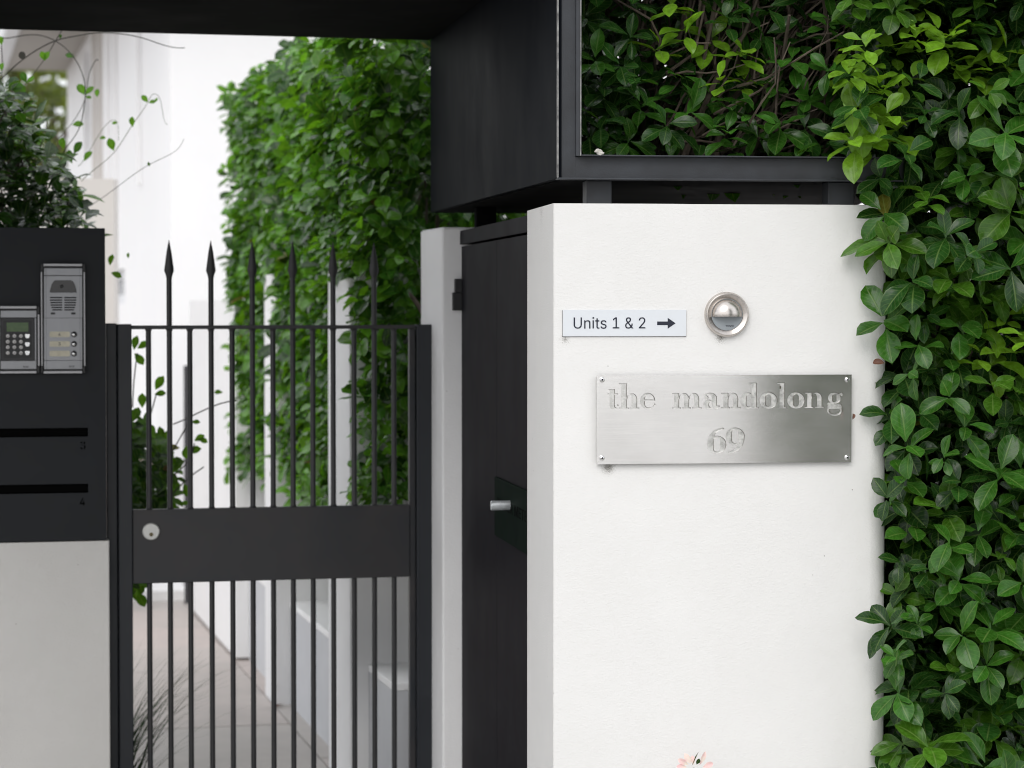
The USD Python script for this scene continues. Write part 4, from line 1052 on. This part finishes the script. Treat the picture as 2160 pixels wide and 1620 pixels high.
cr = SIDE.local(at(800, 575, 8.3)); c2 = SIDE.local(at(880, 640, 8.1)); c3 = SIDE.local(at(770, 540, 8.5)); c4 = SIDE.local(at(905, 690, 8.05))
obj('bare_branch', tube(spline([c3, cr, c2, c4], 14), .008, 7), 'bark', path_hedge, smooth=40)
obj('stem', [tube([[x_, .5, -.05], [x_ + .03, .48, .6], [x_ - .02, .45, 1.4], [x_ + .02, .46, 2.3]], [.03, .027, .022, .012], 7) for x_ in np.linspace(x_far + .3, x_near - .2, 9)], 'bark', path_hedge, smooth=40)

# paling fence glimpsed behind the hedge beside the white pillar
pf_ = thing('paling_fence', 'weathered grey paling fence glimpsed behind the hedge near the pillar', 'fence', SIDE, (sx_at_line(8.3), .9, 0))
for k in range(34):
    a = sx_at_line(11.6) + .12 * k
    obj('paling', bx(a, a + .10, .90 + .006 * (k % 2), .918 + .006 * (k % 2), 0, 1.86 + .02 * math.sin(k * 2.1)), 'paling', pf_)
obj('rail', bx(sx_at_line(11.6), sx_at_line(11.6) + 4.08, .93, .97, 1.3, 1.38), 'paling', pf_)

# shrub standing behind the letterbox, its vines, and the creeper behind the gate
r = np.random.default_rng(41)
sh_ = thing('shrub', 'dark leafy shrub rising above the letterbox', 'shrub', WORLD, tuple(at(40, 900, 8.3)[:2]) + (0,))
SL_ = []
outline = Polygon([(-260, 90), (-60, 150), (15, 175), (55, 215), (80, 280), (110, 300), (135, 345), (160, 385), (180, 430), (186, 520), (186, 640), (-260, 640)])
for layer, (mind, Y0, Y1) in enumerate([(34, 7.66, 7.8), (31, 7.8, 7.95), (30, 7.95, 8.2), (32, 8.2, 8.6)]):
    got = []
    for _ in range(2600):
        px, py = r.uniform(-260, 215), r.uniform(90, 640)
        if not outline.contains(Point(px, py)): continue
        inside = outline.exterior.distance(Point(px, py))
        if inside < 55 and r.random() < (.45 - inside / 130): continue
        if any((px - a) ** 2 + (py - b_) ** 2 < mind ** 2 for a, b_ in got): continue
        got.append((px, py))
        edge = inside < 60
        p_ = at(px, py, r.uniform(Y0, Y1))
        tn = np.array(FRESH) * .8 if edge and r.random() < .6 else (np.array(MID) if layer == 0 and r.random() < .3 else np.array(DARK) * r.uniform(.7, 1.3))
        shoot(SL_, p_, [r.normal(.3 if edge else 0, .4), r.normal(-.5, .3), 1.0],   .076 * r.uniform(.8, 1.2), tn, r, 5 + r.integers(0, 2), wr=.52, gravity=.1)
plant(sh_, SL_, 260, near_seg=(6, 1))
st_ = [q for q in (at(a, b_, c) for a, b_, c in zip(r.uniform(-150, 150, 260), r.uniform(250, 640, 260), r.uniform(7.8, 8.4, 260))) if outline.buffer(-60).contains(Point(*[float(v[0]) for v in in_view(q[None])]))]
obj('branches', twigs(r, st_, [[r.normal(.0, .3), r.normal(0, .3), 1] for _ in st_], .16, .004), 'bark', sh_, smooth=40, kind='stuff')
obj('trunk', [tube(spline([at(a, 640, 8.5) * np.array([1, 1, 0]) - np.array([0, 0, .05]), at(a + 8, 900, 8.5), at(a - 6, 500, 8.3), at(a + 5, 400, 8.3)], 10), np.linspace(.022, .008, 10), 7) for a in (-90, -20, 50)], 'bark', sh_, smooth=40)

vn = thing('vine', 'thin twining vine stems arching across the white house from the shrub', 'vine', WORLD, tuple(at(100, 400, 8.25)))
vines = [([(-30, 210), (0, 170), (45, 128), (120, 85), (165, 75), (210, 69), (260, 72), (300, 80), (345, 95), (390, 101)], 8.1, .0024, 'vine_stem'),
         ([(5, 79), (20, 80), (70, 73), (120, 88), (155, 120), (175, 160), (180, 185), (178, 220), (165, 275), (140, 312), (122, 352)], 8.3, .0022, 'vine_stem'),
         ([(132, 62), (115, 90), (90, 130), (60, 168), (38, 195), (10, 240)], 8.2, .0016, 'vine_stem'),
         ([(206, 128), (200, 130), (190, 150), (183, 190), (175, 220), (150, 262), (115, 300), (70, 345)], 8.4, .0014, 'vine_stem'),
         ([(172, 382), (205, 353), (240, 322), (275, 270), (312, 215), (325, 198), (332, 200), (340, 218), (353, 263)], 8.35, .0013, 'green_stem'),
         ([(165, 350), (175, 340), (205, 290), (225, 262), (240, 253), (248, 262), (250, 297)], 8.5, .0011, 'green_stem'),
         ([(160, 450), (185, 437), (233, 405), (310, 350), (360, 325), (380, 308), (388, 293)], 8.15, .0012, 'vine_stem'),
         ([(6, 82), (3, 100), (5, 130), (3, 160)], 8.2, .002, 'vine_stem')]
for pts, Y, rad, mt in vines:
    q = np.array([at(a, b_, Y + .06 * math.sin(i * .8)) for i, (a, b_) in enumerate(pts)])
    obj('stem', tube(spline(q, 40), np.linspace(rad, rad * .6, 40), 6), mt, vn, smooth=40)
VL = []
for (a, b_, ang, ln, Y, tn) in [(126, 82, 75, .016, 8.1, DARK), (93, 128, 60, .036, 8.2, FRESH), (96, 128, 115, .034, 8.2, FRESH), (158, 121, 160, .034, 8.3, MID), (180, 200, 45, .040, 8.3, FRESH), (178, 200, 120, .044, 8.3, FRESH), (180, 204, -10, .022, 8.3, FRESH),
                                 (152, 263, 5, .040, 8.4, FRESH), (312, 216, 130, .032, 8.35, FRESH), (313, 217, 15, .026, 8.35, FRESH), (327, 216, 60, .018, 8.35, FRESH), (280, 268, 95, .036, 8.35, FRESH), (240, 318, 110, .046, 8.35, FRESH),
                                 (209, 292, 8, .024, 8.5, FRESH), (249, 258, 190, .022, 8.5, FRESH), (316, 351, 110, .016, 8.15, MID), (55, 175, 110, .040, 8.2, MID), (56, 175, 40, .034, 8.2, FRESH), (18, 190, 70, .044, 8.2, MID), (20, 190, 20, .05, 8.2, MID),
                                 (134, 314, 100, .040, 8.3, FRESH), (152, 345, 105, .048, 8.3, MID), (156, 325, 60, .05, 8.3, MID), (176, 340, 50, .046, 8.5, FRESH), (3, 95, 95, .03, 8.2, FRESH), (3, 150, 85, .03, 8.2, FRESH), (205, 205, 90, .03, 8.5, FRESH)]:
    th = math.radians(ang)
    p_ = at(a, b_, Y)
    VL.append(np.r_[p_, math.cos(th), r.uniform(-.25, .1), math.sin(th), -math.sin(th) * .3 + r.normal(0, .2), -1., .55, ln, ln * .62, .25, .35, np.array(tn) * 1.5])
d0 = at(47, 117, 8.1)
plant(vn, VL, 60, leaf='thin_leaf', near_seg=(7, 2))
disc = el(d0[0], d0[2], .0115, .0128, 20)
obj('dark_leaf', slab(disc, 8.095, 8.097), 'vine_stem', vn)

cb = thing('creeper', 'leafy green creeper climbing behind the left side of the gate', 'creeper', WORLD, tuple(at(300, 900, 8.3)[:2]) + (.6,))
CL = []
co = Polygon([(215, 850), (285, 880), (318, 905), (350, 930), (368, 985), (366, 1040), (372, 1090), (335, 1180), (282, 1245), (215, 1245)])
for layer in range(4):
    got = []
    for _ in range(900):
        px, py = r.uniform(205, 375), r.uniform(850, 1250)
        if not co.contains(Point(px, py)) or any((px - a) ** 2 + (py - b_) ** 2 < 24 ** 2 for a, b_ in got): continue
        got.append((px, py)); p_ = at(px, py, 8.15 + .14 * layer + r.uniform(0, .1))
        edge = co.exterior.distance(Point(px, py)) < 26
        shoot(CL, p_, [r.normal(.3, .4), -.7, .7], .056 * r.uniform(.8, 1.2), np.array(FRESH) * .8 if edge else np.array(DARK) * r.uniform(.9, 1.6), r, 5, wr=.6)
for (a, b_, ang, ln) in [(283, 738, 80, .05), (290, 735, 30, .045), (284, 745, -50, .05), (328, 822, 60, .055), (326, 832, 10, .04), (300, 860, 90, .05), (395, 955, 20, .05), (410, 930, 30, .04), (392, 940, -90, .045), (358, 960, -60, .04), (388, 1020, -70, .05), (380, 1065, 20, .03), (352, 1040, 50, .045), (418, 925, -20, .035), (404, 890, 0, .03), (232, 560, 80, .04), (234, 575, -20, .04), (271, 545, 95, .02), (470, 828, 175, .032)]:
    th = math.radians(ang); p_ = at(a, b_, 8.25 if a < 460 else 8.6)
    CL.append(np.r_[p_, math.cos(th), r.uniform(-.2, .1), math.sin(th), r.normal(0, .3), -1, .5, ln, ln * .6, .3, .4, np.array(FRESH) * r.uniform(.9, 1.4)])
plant(cb, CL, 200, near_seg=(6, 1), leaf='thin_leaf')
for pts in ([(340, 1000), (365, 950), (390, 905), (402, 880)], [(330, 1045), (370, 1000), (395, 975), (410, 935)], [(350, 1060), (385, 1020), (430, 985)], [(365, 895), (420, 870), (470, 850), (500, 845)], [(330, 830), (322, 860), (310, 900)], [(290, 745), (284, 790), (280, 860)]):
    q = np.array([at(a, b_, 8.25) for a, b_ in pts])
    obj('stem', tube(spline(q, 14), .0022, 5), 'vine_stem', cb, smooth=40)

# grass clump by the path
gs = thing('grass_clump', 'clump of long dark grass blades left of the path', 'grass clump', WORLD, tuple(at(240, 900, 8.15)[:2]) + (0,))
gr_ = []
for k in range(170):
    b0_ = at(r.uniform(170, 285), 900, r.uniform(7.95, 8.4)); b0_[2] = -.02
    ln = r.uniform(.3, .68); an = r.uniform(-.6, 1.0); lean = r.uniform(.2, .75)
    h = np.array([math.cos(an) * .95 + .1, math.sin(an) * .4, 0])
    pts = [b0_ + h * (lean * ln * s_ ** 1.7) + np.array([0, 0, ln * (s_ - .42 * lean * s_ ** 2.4)]) for s_ in np.linspace(0, 1, 8)]
    wv = np.linspace(1, .08, 8) * .0075
    perp = unit(np.cross(h, [0, 0, 1])) 
    v_ = np.array([p_ + perp * w_ * s_ for p_, w_ in zip(pts, wv) for s_ in (-1, 1)])
    f_ = [[2 * i + a for a in t_] for i in range(7) for t_ in ((0, 1, 2), (1, 3, 2))]
    gr_.append(trimesh.Trimesh(v_, f_, process=False))
simple('grass_blade', (.018, .06, .006), (.008, .03, .003), .7, scale=20., spec=.04)
for b_ in gr_[:110]: obj('blade', b_, 'grass_blade', gs, smooth=True)
obj('blades', gr_[110:], 'grass_blade', gs, smooth=True, kind='stuff')

# pale flower in front of the white wall
fl0 = WALL.local(at(1462, 1611, 5.76))
fl = thing('flower', 'pale pink and cream flower at the foot of the white wall', 'flower', WALL, (fl0[0], fl0[1], 0))
r = np.random.default_rng(9)
obj('stem', tube(spline([[fl0[0] - .03, fl0[1] - .02, -.02], [fl0[0] + .02, fl0[1] - .03, .3], [fl0[0], fl0[1], fl0[2] - .01]], 12), .003, 7), 'green_stem', fl, smooth=40)
pet = []
for (dx0, dz0, ang, ln, wd) in [(-10, 2, 150, .036, .016), (-6, 0, 118, .034, .016), (0, 2, 95, .026, .014), (12, 2, 62, .042, .014), (18, 6, 20, .034, .016), (-14, 6, 175, .03, .016), (6, 8, -40, .03, .016), (-4, 10, -110, .03, .016)]:
    th = math.radians(ang)
    pet.append(np.r_[fl0 + np.array([dx0 / 886, r.uniform(-.012, .0), -dz0 / 886]), math.cos(th), r.uniform(-.4, .1), math.sin(th), r.normal(0, .3), -1, .3, ln * .85, wd * .85, .5, .4, (.8, .7, .6)])
for row in pet:
    V, F_, UV, T = build_leaves([row], 7, 2)
    obj('petal', trimesh.Trimesh(V, F_, process=False), 'petal', fl, smooth=True)
V, F_, UV, T = build_leaves([np.r_[fl0 + np.array([.006, -.01, .0]), .4, -.3, .9, .2, -1, .3, .016, .010, .3, .4, DARK]], 6, 2)
obj('bud_leaf', trimesh.Trimesh(V, F_, process=False), 'hedge_leaf', fl, smooth=True, uv=UV, tone=T)
obj('stamen', [tube([fl0 + np.array([-.004, -.012, 0]), fl0 + np.array([.002 + k * .003, -.02, .022 + .004 * k])], .0006, 5) for k in range(3)], 'green_stem', fl)

# withered leaves
for (a, b_, ang, ln, lab) in [(1798, 885, 70, .016, 'tiny dried brown leaf at the right edge of the name plate'), (1866, 766, 165, .030, 'dried red brown leaf hanging from the hedge over the white wall')]:
    p_ = WALL.local(at(a, b_, 5.83 if a < 1810 else 5.80))
    t = thing('dried_leaf', lab, 'leaf', WALL, tuple(p_))
    th = math.radians(ang)
    V, F_, UV, T = build_leaves([np.r_[p_, math.cos(th), -.3, math.sin(th), .3, -1, .4, ln, ln * .5, 1.4, .9, (.2, .1, .05)]], 8, 2)
    obj('blade', trimesh.Trimesh(V, F_, process=False), 'dry_leaf', t, smooth=True)

for k, (a, b_) in enumerate([(698, 1598), (668, 1530), (598, 1487)]):
    d_ = ray(a, b_); p_ = np.array([0, 0, EYE]) + d_ * (-(EYE - .006) / d_[2])
    t = thing('fallen_leaf', ['small brown leaf fallen on the path beside the first pillar, nearest the gate', 'small brown leaf fallen on the path halfway along the middle low wall', 'small brown leaf fallen on the path at the foot of the second pillar'][k], 'leaf', WORLD, tuple(p_), group='fallen leaves on the path')
    V, F_, UV, T = build_leaves([np.r_[p_, math.cos(k * 2.), math.sin(k * 2.), .1, 0, 0, 1, .05, .026, .5, .6, (.2, .1, .05)]], 7, 2)
    obj('blade', trimesh.Trimesh(V, F_, process=False), 'dry_leaf', t, smooth=True)

# trees: far ones beyond the house, and one across the pavement that the plaque mirrors
def tree(name, label, c, h, rad, tone, n, leaf_l, seed, cz=.65):
    r = np.random.default_rng(seed)
    t = thing(name, label, 'tree', WORLD, (c[0], c[1], -.1))
    obj('trunk', tube(spline([[c[0], c[1], -.15], [c[0] + .1, c[1], h * .35], [c[0] - .1, c[1] + .1, h * .85]], 12), np.linspace(.16, .04, 12), 10), 'bark', t, smooth=40)
    lv = []
    clumps = [np.array([c[0], c[1], h * cz]) + r.normal(0, 1, 3) * np.array([rad * .5, rad * .5, h * .16]) for _ in range(16)]
    obj('limb', [tube(spline([[c[0], c[1], h * .4], (np.array([c[0], c[1], h * .45]) + q) / 2, q], 8), np.linspace(.06, .015, 8), 6) for q in clumps], 'bark', t, smooth=40)
    for q in clumps:
        for _ in range(n // 16):
            u_ = unit(r.normal(0, 1, 3)); rr_ = rad * .36 * r.uniform(.35, 1) ** .5
            p_ = q + u_ * rr_ * np.array([1, 1, .8])
            lv.append(np.r_[p_, unit(u_ + r.normal(0, .6, 3)), unit(u_ + [0, 0, .8] + r.normal(0, .4, 3)), leaf_l * r.uniform(.7, 1.3), leaf_l * .5, .4, .3, np.array(tone) * r.uniform(.6, 1.4)])
    V, F_, UV, T = build_leaves(lv, 3, 1)
    obj('crown', trimesh.Trimesh(V, F_, process=False), 'thin_leaf', t, smooth=True, uv=UV, tone=T, kind='stuff')
OLIVE = (.085, .11, .035)
tree('tree', 'blurred olive green tree at the left beyond the shrub', at(35, 900, 36) , 6.6, 1.5, OLIVE, 1800, .22, 3)
tree('tree', 'blurred pale green tree under the house eave', at(120, 900, 40), 6.0, 1.5, OLIVE, 1500, .22, 4)
r = np.random.default_rng(6)
vh = thing('street_hedge', 'tall dark green leafy screen on the verge across the pavement, mirrored in the name plate', 'hedge', WORLD, (6.5, -3.4, -.05))
SHL = []
for k in range(5200):
    p_ = [4.42 + abs(r.normal(0, .1)) if k % 4 == 0 else r.uniform(4.5, 7.8), r.uniform(-4.2, -3.0) if k % 4 == 0 else -3.0 - abs(r.normal(0, .3)), r.uniform(0, 8.5)]
    shoot(SHL, np.array(p_), [r.normal(0, .5), 1., .5], .19, np.array(DARK) * r.uniform(.6, 1.2), r, 5, wr=.6)
V, F_, UV, T = build_leaves(SHL, 3, 1)
obj('foliage', trimesh.Trimesh(V, F_, process=False), 'hedge_leaf', vh, smooth=True, uv=UV, tone=T, kind='stuff')
obj('stem', [tube([[x_, -3.6, -.1], [x_, -3.6, 8.0]], .05, 6) for x_ in np.linspace(4.5, 9.2, 9)], 'bark', vh, smooth=40)
oh = thing('street_wall', 'added low white wall across the road, out of view, brightening the reflection in the name plate', 'wall', WORLD, (-4, -14, -.15))  # added unseen wall that brightens what the name plate reflects
obj('wall_body', bx(-24, 18, -14.25, -14, -.15, 1.25), 'house_white', oh)
obj('coping', bx(-24, 18, -14.3, -13.95, 1.251, 1.32, .01), 'ledge_white', oh)
